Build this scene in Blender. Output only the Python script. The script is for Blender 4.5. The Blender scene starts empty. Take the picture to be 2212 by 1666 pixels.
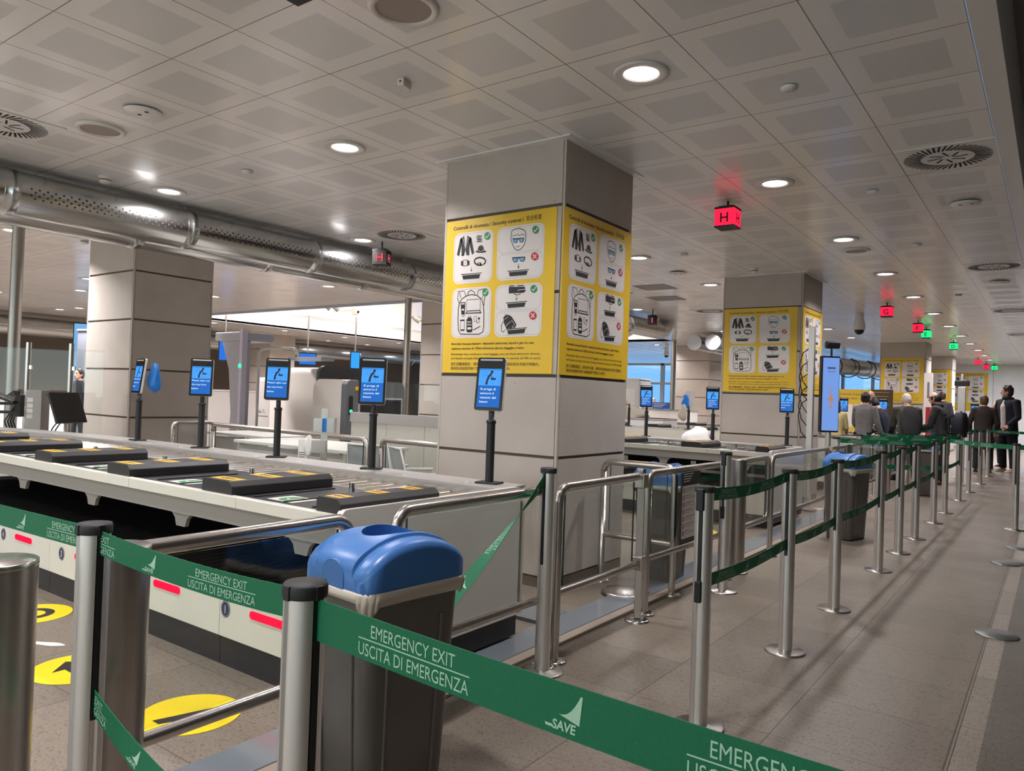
import bpy, bmesh, math, random
from mathutils import Vector, Matrix

random.seed(7)
PI = math.pi
SC = bpy.context.scene
COL = SC.collection

# ---------------------------------------------------------------- camera, world, exposure
HC = 1.315
FPX, PITCH, ROLL, YAW = 1612.866, 0.01436, 0.03456, 0.63093
_F = Vector((-math.sin(YAW) * math.cos(PITCH), math.cos(YAW) * math.cos(PITCH), math.sin(PITCH)))
_r = Vector((math.cos(YAW), math.sin(YAW), 0.0))
_u = _r.cross(_F)
_R = _r * math.cos(ROLL) + _u * math.sin(ROLL)
_U = _u * math.cos(ROLL) - _r * math.sin(ROLL)
cam_data = bpy.data.cameras.new('camera')
cam = bpy.data.objects.new('camera', cam_data)
COL.objects.link(cam)
m3 = Matrix((_R, _U, -_F)).transposed()
cam.matrix_world = Matrix.Translation((0, 0, HC)) @ m3.to_4x4()
cam_data.sensor_fit = 'HORIZONTAL'
cam_data.sensor_width = 36.0
cam_data.lens = FPX / 2212.0 * 36.0
cam_data.clip_start = 0.02
cam_data.clip_end = 200
SC.camera = cam

SC.view_settings.view_transform = 'Standard'
SC.view_settings.look = 'None'
SC.view_settings.gamma = 1.0
SC.view_settings.use_curve_mapping = False
SC.view_settings.exposure = 0.16

world = bpy.data.worlds.new('daylight')
SC.world = world
world.use_nodes = True
_bg = world.node_tree.nodes['Background']
_n = world.node_tree.nodes; _l = world.node_tree.links
_tc = _n.new('ShaderNodeTexCoord'); _sp = _n.new('ShaderNodeSeparateXYZ'); _mr = _n.new('ShaderNodeMapRange'); _mx = _n.new('ShaderNodeMix')
_mx.data_type = 'RGBA'                                   # blue sky beyond the far glazing, warm tint added behind to keep fill neutral
_mr.inputs[1].default_value = -.3; _mr.inputs[2].default_value = .3
_mx.inputs[6].default_value = (.62, .55, .49, 1); _mx.inputs[7].default_value = (0.33, 0.60, 1.0, 1)
_l.new(_tc.outputs['Generated'], _sp.inputs[0]); _l.new(_sp.outputs[1], _mr.inputs[0]); _l.new(_mr.outputs[0], _mx.inputs[0]); _l.new(_mx.outputs[2], _bg.inputs[0])
_bg.inputs[1].default_value = 1.15

CEIL = 3.10
DOWNLIGHT_W = 14.5
def area_light(name, loc, size, power, color=(1, .96, .985), rot=(0, 0, 0), sizey=None, parent=None, spread=PI):
    d = bpy.data.lights.new(name, 'AREA')
    d.energy = power
    d.color = color
    d.spread = spread
    if sizey:
        d.shape = 'RECTANGLE'; d.size = size; d.size_y = sizey
    else:
        d.shape = 'DISK'; d.size = size
    o = bpy.data.objects.new(name, d)
    o.location = loc
    o.rotation_euler = rot
    COL.objects.link(o)
    if parent: o.parent = parent
    return o
# the raised lantern over the inner zone is brightly lit from inside (lamps hidden above its edge)
area_light('lantern_light', (-13.8, 15.4, 5.3), 8.0, 2000, (1, .97, .93), sizey=8.5)
# ---------------------------------------------------------------- helpers
def link(o):
    COL.objects.link(o); return o

def thing(name, label, cat, loc=(0, 0, 0), rz=0.0, group=None):
    o = bpy.data.objects.new(name, None)
    o.empty_display_size = 0.1
    o.location = loc
    o.rotation_euler = (0, 0, rz)
    link(o)
    o['label'] = label; o['category'] = cat
    if group: o['group'] = group
    return o

def tag(o, label, cat, group=None, kind=None):
    if label: o['label'] = label
    if cat: o['category'] = cat
    if group: o['group'] = group
    if kind: o['kind'] = kind
    return o

def struct(o, label=None, cat=None):
    o['kind'] = 'structure'
    if label: o['label'] = label
    if cat: o['category'] = cat
    return o

def dup(root, loc=None, rz=None, label=None, group=None):
    r = root.copy(); link(r)
    if loc is not None: r.location = loc
    if rz is not None: r.rotation_euler = (0, 0, rz)
    if label: r['label'] = label
    if group: r['group'] = group
    for ch in list(root.children):
        c = ch.copy(); link(c); c.parent = r
        for g in list(ch.children):
            d = g.copy(); link(d); d.parent = c
    return r

class Fr:
    """a flat drawing frame: point (u, v, w) -> o + u*ux + v*uy + w*un"""
    def __init__(s, o, ux, uy):
        s.o = Vector(o); s.ux = Vector(ux); s.uy = Vector(uy); s.un = s.ux.cross(s.uy).normalized()
    def __call__(s, u, v, w=0.0):
        return s.o + s.ux * u + s.uy * v + s.un * w

class MB:
    def __init__(s, off=(0, 0, 0)):
        s.v = []; s.f = []; s.m = []; s.s = []; s.off = Vector(off)
    def add(s, vs, fs, mi=0, smooth=False):
        b = len(s.v)
        s.v += [Vector(p) - s.off for p in vs]
        for f in fs:
            s.f.append([i + b for i in f]); s.m.append(mi); s.s.append(smooth)
        return s
    def box(s, x0, y0, z0, x1, y1, z1, mi=0):
        x0, x1 = min(x0, x1), max(x0, x1); y0, y1 = min(y0, y1), max(y0, y1); z0, z1 = min(z0, z1), max(z0, z1)
        v = [(x0, y0, z0), (x1, y0, z0), (x1, y1, z0), (x0, y1, z0), (x0, y0, z1), (x1, y0, z1), (x1, y1, z1), (x0, y1, z1)]
        return s.add(v, [(0, 3, 2, 1), (4, 5, 6, 7), (0, 1, 5, 4), (1, 2, 6, 5), (2, 3, 7, 6), (3, 0, 4, 7)], mi)
    def obox(s, c, sx, sy, sz, rz=0.0, mi=0, mat=None):
        M = mat if mat is not None else Matrix.Translation(c) @ Matrix.Rotation(rz, 4, 'Z')
        if mat is not None: M = Matrix.Translation(c) @ mat
        v = [M @ Vector((a * sx / 2, b * sy / 2, d * sz / 2)) for d in (-1, 1) for a, b in ((-1, -1), (1, -1), (1, 1), (-1, 1))]
        return s.add(v, [(0, 3, 2, 1), (4, 5, 6, 7), (0, 1, 5, 4), (1, 2, 6, 5), (2, 3, 7, 6), (3, 0, 4, 7)], mi)
    def cyl(s, p0, p1, r0, r1=None, n=24, mi=0, caps=True, smooth=True):
        p0 = Vector(p0); p1 = Vector(p1); r1 = r0 if r1 is None else r1
        d = (p1 - p0).normalized()
        a = d.orthogonal().normalized(); b = d.cross(a)
        v = []
        for p, r in ((p0, r0), (p1, r1)):
            v += [p + (a * math.cos(2 * PI * i / n) + b * math.sin(2 * PI * i / n)) * r for i in range(n)]
        s.add(v, [(i, (i + 1) % n, n + (i + 1) % n, n + i) for i in range(n)], mi, smooth)
        if caps:
            s.add(v[:n], [tuple(range(n))[::-1]], mi); s.add(v[n:], [tuple(range(n))], mi)
        return s
    def tube(s, pts, r, n=14, mi=0, closed=False, caps=True):
        P = [Vector(p) for p in pts]; k = len(P)
        rings = []; prev = None
        for i, p in enumerate(P):
            if closed: t = (P[(i + 1) % k] - P[i - 1]).normalized()
            elif i == 0: t = (P[1] - P[0]).normalized()
            elif i == k - 1: t = (P[-1] - P[-2]).normalized()
            else: t = ((P[i + 1] - p).normalized() + (p - P[i - 1]).normalized()).normalized()
            if prev is None: a = t.orthogonal().normalized()
            else:
                a = prev - t * prev.dot(t)
                a = a.normalized() if a.length > 1e-6 else t.orthogonal().normalized()
            prev = a; b = t.cross(a)
            rr = r[i] if isinstance(r, (list, tuple)) else r
            rings.append([p + (a * math.cos(2 * PI * j / n) + b * math.sin(2 * PI * j / n)) * rr for j in range(n)])
        v = [q for R in rings for q in R]
        fs = []
        for i in range(k if closed else k - 1):
            i2 = (i + 1) % k
            fs += [(i * n + j, i * n + (j + 1) % n, i2 * n + (j + 1) % n, i2 * n + j) for j in range(n)]
        s.add(v, fs, mi, True)
        if caps and not closed:
            s.add(rings[0], [tuple(range(n))[::-1]], mi); s.add(rings[-1], [tuple(range(n))], mi)
        return s
    def lathe(s, prof, c=(0, 0, 0), n=32, mi=0, smooth=True):
        c = Vector(c); v = []; k = len(prof)
        for r, z in prof:
            v += [c + Vector((r * math.cos(2 * PI * j / n), r * math.sin(2 * PI * j / n), z)) for j in range(n)]
        fs = []
        for i in range(k - 1):
            fs += [(i * n + j, i * n + (j + 1) % n, (i + 1) * n + (j + 1) % n, (i + 1) * n + j) for j in range(n)]
        s.add(v, fs, mi, smooth)
        if prof[0][0] > 1e-5: s.add(v[:n], [tuple(range(n))[::-1]], mi)
        if prof[-1][0] > 1e-5: s.add(v[-n:], [tuple(range(n))], mi)
        return s
    def prism(s, poly, fr, w0, w1, mi=0, smooth=False):
        n = len(poly)
        a = [fr(u, v, w0) for u, v in poly]; b = [fr(u, v, w1) for u, v in poly]
        s.add(a + b, [(i, (i + 1) % n, n + (i + 1) % n, n + i) for i in range(n)], mi, smooth)
        s.add(a, [tuple(range(n))[::-1]], mi); s.add(b, [tuple(range(n))], mi)
        return s
    def poly(s, poly, fr, w=0.0, mi=0):
        return s.add([fr(u, v, w) for u, v in poly], [tuple(range(len(poly)))], mi)
    def stroke(s, pts, wd, fr, w=0.0, mi=0, closed=False):
        P = [Vector((p[0], p[1])) for p in pts]
        if closed: P = P + [P[0]]
        L = []; Rr = []
        for i, p in enumerate(P):
            if closed and i in (0, len(P) - 1): t = (P[1] - P[-2])
            elif i == 0: t = P[1] - P[0]
            elif i == len(P) - 1: t = P[-1] - P[-2]
            else: t = (P[i + 1] - p).normalized() + (p - P[i - 1]).normalized()
            if t.length < 1e-9: t = Vector((1, 0))
            t.normalize(); nn = Vector((-t.y, t.x)) * wd / 2
            L.append(p + nn); Rr.append(p - nn)
        v = [fr(q.x, q.y, w) for q in L] + [fr(q.x, q.y, w) for q in Rr]
        k = len(P)
        return s.add(v, [(k + i, k + i + 1, i + 1, i) for i in range(k - 1)], mi)
    def build(s, name, mats, parent=None, bevel=0.0, seg=2, autosmooth=None):
        me = bpy.data.meshes.new(name)
        me.from_pydata([tuple(p) for p in s.v], [], s.f)
        if not isinstance(mats, (list, tuple)): mats = [mats]
        for m in mats: me.materials.append(m)
        for p, mi, sm in zip(me.polygons, s.m, s.s):
            p.material_index = mi; p.use_smooth = sm
        me.update()
        if autosmooth:
            for p in me.polygons: p.use_smooth = True
            me.set_sharp_from_angle(angle=math.radians(autosmooth))
        o = bpy.data.objects.new(name, me); link(o)
        if parent: o.parent = parent
        if bevel:
            b = o.modifiers.new('bevel', 'BEVEL'); b.width = bevel; b.segments = seg; b.limit_method = 'ANGLE'; b.angle_limit = math.radians(40)
        return o

def rrect(x0, y0, x1, y1, r, n=5):
    out = []
    for cx, cy, a0 in ((x1 - r, y1 - r, 0), (x0 + r, y1 - r, 90), (x0 + r, y0 + r, 180), (x1 - r, y0 + r, 270)):
        for i in range(n + 1):
            a = math.radians(a0 + 90 * i / n)
            out.append((cx + r * math.cos(a), cy + r * math.sin(a)))
    return out
def circ(cx, cy, rx, ry=None, n=24):
    ry = rx if ry is None else ry
    return [(cx + rx * math.cos(2 * PI * i / n), cy + ry * math.sin(2 * PI * i / n)) for i in range(n)]

_tc = {}
def text2d(s, bold=0.0):
    key = (s, bold)
    if key in _tc: return _tc[key]
    cu = bpy.data.curves.new('t', 'FONT'); cu.body = s; cu.size = 1.0; cu.resolution_u = 3; cu.offset = bold
    ob = bpy.data.objects.new('t', cu); link(ob)
    dg = bpy.context.evaluated_depsgraph_get()
    me = bpy.data.meshes.new_from_object(ob.evaluated_get(dg))
    vs = [(v.co.x, v.co.y) for v in me.vertices]; fs = [tuple(p.vertices) for p in me.polygons]
    bpy.data.objects.remove(ob); bpy.data.curves.remove(cu); bpy.data.meshes.remove(me)
    _tc[key] = (vs, fs); return vs, fs
def put_text(mb, s, fr, x, y, h, w=0.0, mi=0, width=None, align='L', bold=0.0, capref=0.73):
    """cap height h; optional forced total width"""
    vs, fs = text2d(s, bold)
    if not vs: return
    k = h / capref
    x0 = min(v[0] for v in vs); x1 = max(v[0] for v in vs)
    kx = k if width is None else width / (x1 - x0)
    tw = (x1 - x0) * kx
    ox = {'L': 0, 'C': -tw / 2, 'R': -tw}[align]
    mb.add([fr(x + ox + (vx - x0) * kx, y + vy * k, w) for vx, vy in vs], fs, mi)

# ---------------------------------------------------------------- materials
def srgb(r, g, b):
    def f(c):
        c /= 255.0
        return c / 12.92 if c <= 0.04045 else ((c + 0.055) / 1.055) ** 2.4
    return (f(r), f(g), f(b), 1.0)
def mat(name, col, rough=0.5, metal=0.0, spec=0.5, noise=0.0, nscale=30.0, bump=0.0, emit=None, estr=0.0, coat=0.0, stretch=None, trans=0.0, ior=1.45, rnoise=0.0):
    m = bpy.data.materials.new(name); m.use_nodes = True
    nt = m.node_tree; b = nt.nodes['Principled BSDF']
    if len(col) == 3: col = (*col, 1)
    b.inputs['Base Color'].default_value = col
    b.inputs['Roughness'].default_value = rough
    b.inputs['Metallic'].default_value = metal
    b.inputs['Specular IOR Level'].default_value = spec
    b.inputs['Coat Weight'].default_value = coat
    b.inputs['Transmission Weight'].default_value = trans
    b.inputs['IOR'].default_value = ior
    if emit:
        b.inputs['Emission Color'].default_value = (*emit[:3], 1); b.inputs['Emission Strength'].default_value = estr
    if noise or bump or rnoise:
        tc = nt.nodes.new('ShaderNodeTexCoord'); mp = nt.nodes.new('ShaderNodeMapping')
        nt.links.new(tc.outputs['Object'], mp.inputs[0])
        if stretch: mp.inputs['Scale'].default_value = stretch
        nz = nt.nodes.new('ShaderNodeTexNoise'); nz.inputs['Scale'].default_value = nscale; nz.inputs['Detail'].default_value = 6
        nt.links.new(mp.outputs[0], nz.inputs['Vector'])
        if noise:
            mr = nt.nodes.new('ShaderNodeMapRange'); mr.inputs[1].default_value = 0.3; mr.inputs[2].default_value = 0.7
            mr.inputs[3].default_value = 1 - noise; mr.inputs[4].default_value = 1 + noise
            nt.links.new(nz.outputs['Fac'], mr.inputs[0])
            mx = nt.nodes.new('ShaderNodeMix'); mx.data_type = 'RGBA'; mx.blend_type = 'MULTIPLY'; mx.inputs[0].default_value = 1
            mx.inputs[6].default_value = col
            nt.links.new(mr.outputs[0], mx.inputs[7]); nt.links.new(mx.outputs[2], b.inputs['Base Color'])
        if rnoise:
            mr2 = nt.nodes.new('ShaderNodeMapRange'); mr2.inputs[1].default_value = 0.3; mr2.inputs[2].default_value = 0.7
            mr2.inputs[3].default_value = rough - rnoise; mr2.inputs[4].default_value = rough + rnoise
            nt.links.new(nz.outputs['Fac'], mr2.inputs[0]); nt.links.new(mr2.outputs[0], b.inputs['Roughness'])
        if bump:
            bp = nt.nodes.new('ShaderNodeBump'); bp.inputs['Strength'].default_value = bump; bp.inputs['Distance'].default_value = 0.01
            nt.links.new(nz.outputs['Fac'], bp.inputs['Height']); nt.links.new(bp.outputs[0], b.inputs['Normal'])
    return m

def glass_mat(name, tint, refl=0.04, rough=0.0):
    """thin pane: mostly see-through, mirror growing towards grazing angles (same from both faces)"""
    m = bpy.data.materials.new(name); m.use_nodes = True
    nt = m.node_tree; nt.nodes.clear()
    out = nt.nodes.new('ShaderNodeOutputMaterial'); mix = nt.nodes.new('ShaderNodeMixShader')
    tr = nt.nodes.new('ShaderNodeBsdfTransparent'); tr.inputs[0].default_value = (*tint, 1)
    gl = nt.nodes.new('ShaderNodeBsdfGlossy'); gl.inputs['Roughness'].default_value = rough
    lw = nt.nodes.new('ShaderNodeLayerWeight'); lw.inputs[0].default_value = 0.5
    pw = nt.nodes.new('ShaderNodeMath'); pw.operation = 'POWER'; pw.inputs[1].default_value = 5.0
    ad = nt.nodes.new('ShaderNodeMath'); ad.operation = 'MULTIPLY_ADD'; ad.inputs[1].default_value = 0.8; ad.inputs[2].default_value = refl; ad.use_clamp = True
    nt.links.new(lw.outputs['Facing'], pw.inputs[0]); nt.links.new(pw.outputs[0], ad.inputs[0]); nt.links.new(ad.outputs[0], mix.inputs[0])
    nt.links.new(tr.outputs[0], mix.inputs[1]); nt.links.new(gl.outputs[0], mix.inputs[2])
    nt.links.new(mix.outputs[0], out.inputs[0])
    return m
def emit_mat(name, col, strength):
    m = bpy.data.materials.new(name); m.use_nodes = True
    nt = m.node_tree; nt.nodes.clear()
    out = nt.nodes.new('ShaderNodeOutputMaterial'); e = nt.nodes.new('ShaderNodeEmission')
    e.inputs[0].default_value = (*col[:3], 1); e.inputs[1].default_value = strength
    nt.links.new(e.outputs[0], out.inputs[0]); return m

class NT:
    """tiny node-graph helper"""
    def __init__(s, m):
        s.nt = m.node_tree; s.b = s.nt.nodes['Principled BSDF']
    def put(s, node, i, v):
        if hasattr(v, 'is_output') or hasattr(v, 'links'): s.nt.links.new(v, node.inputs[i])
        else: node.inputs[i].default_value = v
    def m(s, op, a, b=0.0, c=0.0):
        n = s.nt.nodes.new('ShaderNodeMath'); n.operation = op
        s.put(n, 0, a); s.put(n, 1, b)
        if op in ('MULTIPLY_ADD', 'COMPARE', 'SMOOTH_MIN'): s.put(n, 2, c)
        return n.outputs[0]
    def xyz(s):
        tc = s.nt.nodes.new('ShaderNodeTexCoord'); sp = s.nt.nodes.new('ShaderNodeSeparateXYZ')
        s.nt.links.new(tc.outputs['Object'], sp.inputs[0]); s.vec = tc.outputs['Object']
        return sp.outputs
    def noise(s, scale, detail=4, vec=None, rough=.5):
        n = s.nt.nodes.new('ShaderNodeTexNoise'); n.inputs['Scale'].default_value = scale; n.inputs['Detail'].default_value = detail
        n.inputs['Roughness'].default_value = rough
        s.nt.links.new(vec or s.vec, n.inputs['Vector']); return n.outputs['Fac']
    def mix(s, f, a, b, mode='MIX'):
        n = s.nt.nodes.new('ShaderNodeMix'); n.data_type = 'RGBA'; n.blend_type = mode
        s.put(n, 0, f); s.put(n, 6, a); s.put(n, 7, b); return n.outputs[2]
    def rng(s, v, a, b, c, d):
        n = s.nt.nodes.new('ShaderNodeMapRange'); s.put(n, 0, v)
        for i, q in enumerate((a, b, c, d)): n.inputs[i + 1].default_value = q
        return n.outputs[0]

def ceiling_material(name, base, inset, gx, gy, pitch_x, pitch_y, rough=0.20):
    m = mat(name, base, rough, spec=0.5); g = NT(m); o = g.xyz()
    fx = g.m('FRACT', g.m('DIVIDE', g.m('SUBTRACT', o[0], gx - 600 * pitch_x), pitch_x))
    fy = g.m('FRACT', g.m('DIVIDE', g.m('SUBTRACT', o[1], gy - 600 * pitch_y), pitch_y))
    ax = g.m('ABSOLUTE', g.m('SUBTRACT', fx, 0.5)); ay = g.m('ABSOLUTE', g.m('SUBTRACT', fy, 0.5))
    mx = g.m('MAXIMUM', ax, ay)
    seam = g.m('GREATER_THAN', mx, 0.4945)
    ins = g.m('LESS_THAN', mx, 0.318)
    dots = g.rng(g.noise(420, 1), .35, .65, .90, 1.06)
    col = g.mix(ins, base, g.mix(1.0, inset, dots, 'MULTIPLY'))
    # each tile differs very slightly in tone
    wn = g.nt.nodes.new('ShaderNodeTexWhiteNoise'); wn.noise_dimensions = '2D'
    cb = g.nt.nodes.new('ShaderNodeCombineXYZ')
    g.put(cb, 0, g.m('FLOOR', g.m('DIVIDE', g.m('SUBTRACT', o[0], gx - 600 * pitch_x), pitch_x)))
    g.put(cb, 1, g.m('FLOOR', g.m('DIVIDE', g.m('SUBTRACT', o[1], gy - 600 * pitch_y), pitch_y)))
    g.nt.links.new(cb.outputs[0], wn.inputs['Vector'])
    col = g.mix(1.0, col, g.rng(wn.outputs['Value'], 0, 1, .97, 1.03), 'MULTIPLY')
    col = g.mix(g.m('MULTIPLY', seam, .75), col, (.10, .09, .08, 1))
    g.nt.links.new(col, g.b.inputs['Base Color'])
    g.put(g.b, 'Roughness', g.m('ADD', rough, g.m('MULTIPLY', ins, .07)))
    # the metal tiles are not perfectly flat: each one tilts and bows a little
    bp = g.nt.nodes.new('ShaderNodeBump'); bp.inputs['Strength'].default_value = .07; bp.inputs['Distance'].default_value = .012
    hgt = g.m('MULTIPLY', g.noise(1.9, 2), .5)
    g.nt.links.new(hgt, bp.inputs['Height']); g.nt.links.new(bp.outputs[0], g.b.inputs['Normal'])
    return m

def floor_material(name, base, seams=True, dark=1.0, x0=-.905, y0=3.06, px=.592, py=.527):
    m = mat(name, base, .38, spec=.4); g = NT(m); o = g.xyz()
    n1 = g.noise(1.7, 5); mp = g.nt.nodes.new('ShaderNodeMapping'); mp.inputs['Scale'].default_value = (1.0, 2.2, 1.0); mp.inputs['Rotation'].default_value = (0, 0, .5); g.nt.links.new(g.vec, mp.inputs[0]); n2 = g.noise(17, 7, vec=mp.outputs[0], rough=.75); n3 = g.noise(120, 3, rough=.6)
    c = [q * dark for q in base[:3]]
    col = g.mix(g.rng(n1, .3, .7, 0, 1), (c[0] * .93, c[1] * .92, c[2] * .90, 1), (c[0] * 1.07, c[1] * 1.06, c[2] * 1.06, 1))
    col = g.mix(g.rng(n2, .52, .66, 0, .85), col, (c[0] * .62, c[1] * .58, c[2] * .54, 1))
    col = g.mix(g.rng(n3, .55, .68, 0, .8), col, (c[0] * 1.5, c[1] * 1.5, c[2] * 1.48, 1))
    col = g.mix(g.rng(g.noise(75, 2), .59, .67, 0, .85), col, (c[0] * .38, c[1] * .35, c[2] * .32, 1))
    if seams:
        gx = g.m('DIVIDE', g.m('SUBTRACT', o[0], x0 - 600 * px), px); gy = g.m('DIVIDE', g.m('SUBTRACT', o[1], y0 - 600 * py), py)
        ax = g.m('ABSOLUTE', g.m('SUBTRACT', g.m('FRACT', gx), .5)); ay = g.m('ABSOLUTE', g.m('SUBTRACT', g.m('FRACT', gy), .5))
        wn = g.nt.nodes.new('ShaderNodeTexWhiteNoise'); wn.noise_dimensions = '2D'
        cb = g.nt.nodes.new('ShaderNodeCombineXYZ'); g.put(cb, 0, g.m('FLOOR', gx)); g.put(cb, 1, g.m('FLOOR', gy))
        g.nt.links.new(cb.outputs[0], wn.inputs['Vector'])
        col = g.mix(1.0, col, g.rng(wn.outputs['Value'], 0, 1, .88, 1.10), 'MULTIPLY')
        sx = g.m('GREATER_THAN', ax, .5 - .0024 / px); sy = g.m('GREATER_THAN', ay, .5 - .0019 / py)
        seam = g.m('MAXIMUM', sx, sy)
        col = g.mix(g.m('MULTIPLY', seam, .85), col, (.035, .03, .026, 1))
    g.nt.links.new(col, g.b.inputs['Base Color'])
    g.put(g.b, 'Roughness', g.rng(n1, .3, .7, .30, .44))
    return m

def stone_material(name, base):
    m = mat(name, base, .62, spec=.3); g = NT(m); o = g.xyz()
    n1 = g.noise(2.2, 5); n2 = g.noise(55, 4)
    b = base
    col = g.mix(g.rng(n1, .3, .7, 0, 1), (b[0] * .93, b[1] * .92, b[2] * .90, 1), (b[0] * 1.06, b[1] * 1.06, b[2] * 1.06, 1))
    # pitted patches of travertine
    patch = g.rng(g.noise(3.1, 3), .54, .64, 0, 1)
    pits = g.m('MULTIPLY', g.rng(n2, .60, .68, 0, 1), patch)
    col = g.mix(g.m('MULTIPLY', pits, .55), col, (b[0] * .45, b[1] * .40, b[2] * .34, 1))
    col = g.mix(g.rng(g.noise(160, 2), .66, .74, 0, .35), col, (b[0] * .6, b[1] * .56, b[2] * .5, 1))
    g.nt.links.new(col, g.b.inputs['Base Color'])
    bp = g.nt.nodes.new('ShaderNodeBump'); bp.inputs['Strength'].default_value = .5; bp.inputs['Distance'].default_value = .004
    g.nt.links.new(g.m('MULTIPLY', pits, -1.0), bp.inputs['Height']); g.nt.links.new(bp.outputs[0], g.b.inputs['Normal'])
    return m

M = {}
M['ceil'] = ceiling_material('ceiling_tile', (.86, .845, .83, 1), (.715, .71, .715, 1), -.36, 2.744, .599, .5965)
M['ceil_dark'] = mat('dark_perforated_panel', (.16, .145, .13), .5, noise=.25, nscale=300)
M['ceil_plain'] = mat('ceiling_band', (.78, .765, .75), .3)
M['floor'] = floor_material('terrazzo_tiles', (.195, .162, .132))
M['floor2'] = floor_material('dark_terrazzo', (.15, .13, .11), seams=False)
M['stone'] = stone_material('travertine', (.47, .42, .38))
M['joint'] = mat('stone_joint', (.16, .13, .10), .8)
M['skirt'] = mat('metal_skirting', (.30, .27, .24), .35, 1.0)
M['wall_white'] = mat('white_wall', (.82, .81, .82), .6, noise=.03, nscale=3)
M['wall_beige'] = mat('beige_wall_panel', (.62, .51, .44), .6, noise=.05, nscale=2)
M['wall_grey'] = mat('grey_wall', (.80, .78, .76), .6)
M['steel'] = mat('brushed_steel', (.58, .545, .51), .27, 1.0)
M['steel_v'] = mat('brushed_steel_upright', (.46, .43, .40), .33, 1.0, noise=.10, nscale=40, stretch=(1, 1, .02))
M['alu'] = mat('anodised_aluminium', (.80, .77, .74), .46, 1.0, noise=.03, nscale=30, stretch=(1, 1, .03))
M['chrome'] = mat('chrome', (.72, .70, .68), .12, 1.0)
M['roller'] = mat('zinc_roller', (.60, .575, .54), .25, 1.0)
M['duct'] = mat('galvanised_duct', (.52, .53, .52), .22, 1.0, noise=.03, nscale=2.5)
M['duct_hole'] = mat('duct_hole', (.02, .02, .02), .8)
M['duct_cap'] = mat('duct_end_disc', (.62, .66, .70), .35, .3)
M['black'] = mat('black_plastic', (.018, .017, .018), .38)
M['black_mat'] = mat('matt_black', (.022, .021, .022), .6)
M['rubber'] = mat('black_rubber', (.014, .013, .014), .7)
M['void'] = mat('dark_machine_interior', (.012, .011, .010), .7)
M['cream'] = mat('cream_enamel', (.66, .64, .56), .35, noise=.03, nscale=4)
M['white_enamel'] = mat('white_enamel', (.66, .62, .58), .32)
M['grey_enamel'] = mat('grey_enamel', (.30, .285, .265), .4)
M['desk_black'] = mat('black_laminate', (.016, .016, .020), .36)
M['tray_black'] = mat('black_foam_cover', (.022, .021, .021), .50)
M['yellow_st'] = mat('yellow_sticker', srgb(238, 178, 30), .45)
M['green_belt'] = mat('green_webbing', srgb(5, 104, 68), .6, noise=.08, nscale=200)
M['belt_print'] = mat('pale_green_print', srgb(168, 205, 180), .6)
M['blue_lid'] = mat('blue_lid_plastic', srgb(64, 112, 174), .33)
M['bin_grey'] = mat('grey_bin_plastic', (.105, .095, .085), .36, noise=.04, nscale=5)
M['liner'] = mat('bin_liner_film', (.45, .40, .33), .42, spec=.6)
M['yellow'] = mat('poster_yellow', srgb(224, 184, 46), .38)
M['poster_white'] = mat('poster_white', srgb(222, 214, 210), .36)
M['ink'] = mat('black_ink', (.016, .015, .017), .45)
M['ink_soft'] = mat('dark_ink', (.05, .045, .03), .45)
M['ink_grey'] = mat('grey_ink', (.18, .17, .17), .5)
M['tick'] = mat('green_ink', srgb(40, 135, 75), .45)
M['crossc'] = mat('red_ink', srgb(190, 35, 45), .45)
M['lens_blue'] = mat('blue_ink', srgb(105, 165, 215), .45)
M['lens'] = emit_mat('downlight_lens', (1.0, .95, .98), 9.0)
M['red_led'] = emit_mat('red_led_panel', (1.0, .015, .055), 1.35)
M['green_led'] = emit_mat('green_led_panel', (.02, 1.0, .26), 1.1)
M['red_strip'] = emit_mat('red_light_strip', (1.0, .01, .05), 1.3)
M['red_letter'] = emit_mat('red_letter', (1.0, .10, .13), 1.0)
M['letter_dark'] = mat('dark_red_letter', (.08, .004, .008), .6)
M['letter_green'] = mat('dark_green_letter', (.004, .12, .03), .6)
M['scr_light'] = emit_mat('screen_light_blue', srgb(80, 165, 250), .95)
M['scr_dark'] = emit_mat('screen_mid_blue', srgb(50, 115, 205), .85)
M['scr_text'] = emit_mat('screen_white_text', (.75, .92, 1.0), 1.0)
M['scr_ink'] = mat('screen_pictogram', (.01, .02, .07), .5)
M['scr_bar'] = mat('pale_bar', (.55, .52, .50), .4)
M['sky_panel'] = emit_mat('totem_screen_blue', srgb(122, 160, 232), .85)
M['glass'] = glass_mat('clear_glass', (.95, .97, .965), .03)
M['glass_dark'] = glass_mat('window_glass', (.80, .92, .97), .08)
M['glass_edge'] = mat('glass_edge', (.02, .05, .045), .2)
M['floor_glass'] = mat('grey_threshold_plate', (.20, .225, .25), .12, .25, rnoise=.05, nscale=3)
M['curb'] = stone_material('threshold_stone', (.27, .22, .18))
M['white_plastic'] = mat('white_plastic', (.70, .67, .63), .4)
M['speaker_mesh'] = mat('speaker_mesh', (.34, .29, .25), .6, noise=.15, nscale=400)
M['dark_slot'] = mat('dark_slot', (.015, .014, .013), .8)
M['chair_mesh'] = mat('pale_mesh_fabric', (.42, .45, .46), .7, noise=.2, nscale=300)
M['glove_blue'] = mat('blue_glove', (.01, .16, .55), .35)
M['paper'] = mat('white_paper', (.78, .76, .74), .7)
M['skin'] = mat('skin', srgb(205, 150, 125), .5)
M['navy'] = mat('navy_cloth', (.012, .014, .025), .85)
M['num_navy'] = mat('navy_badge', (.02, .03, .08), .5)
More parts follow.
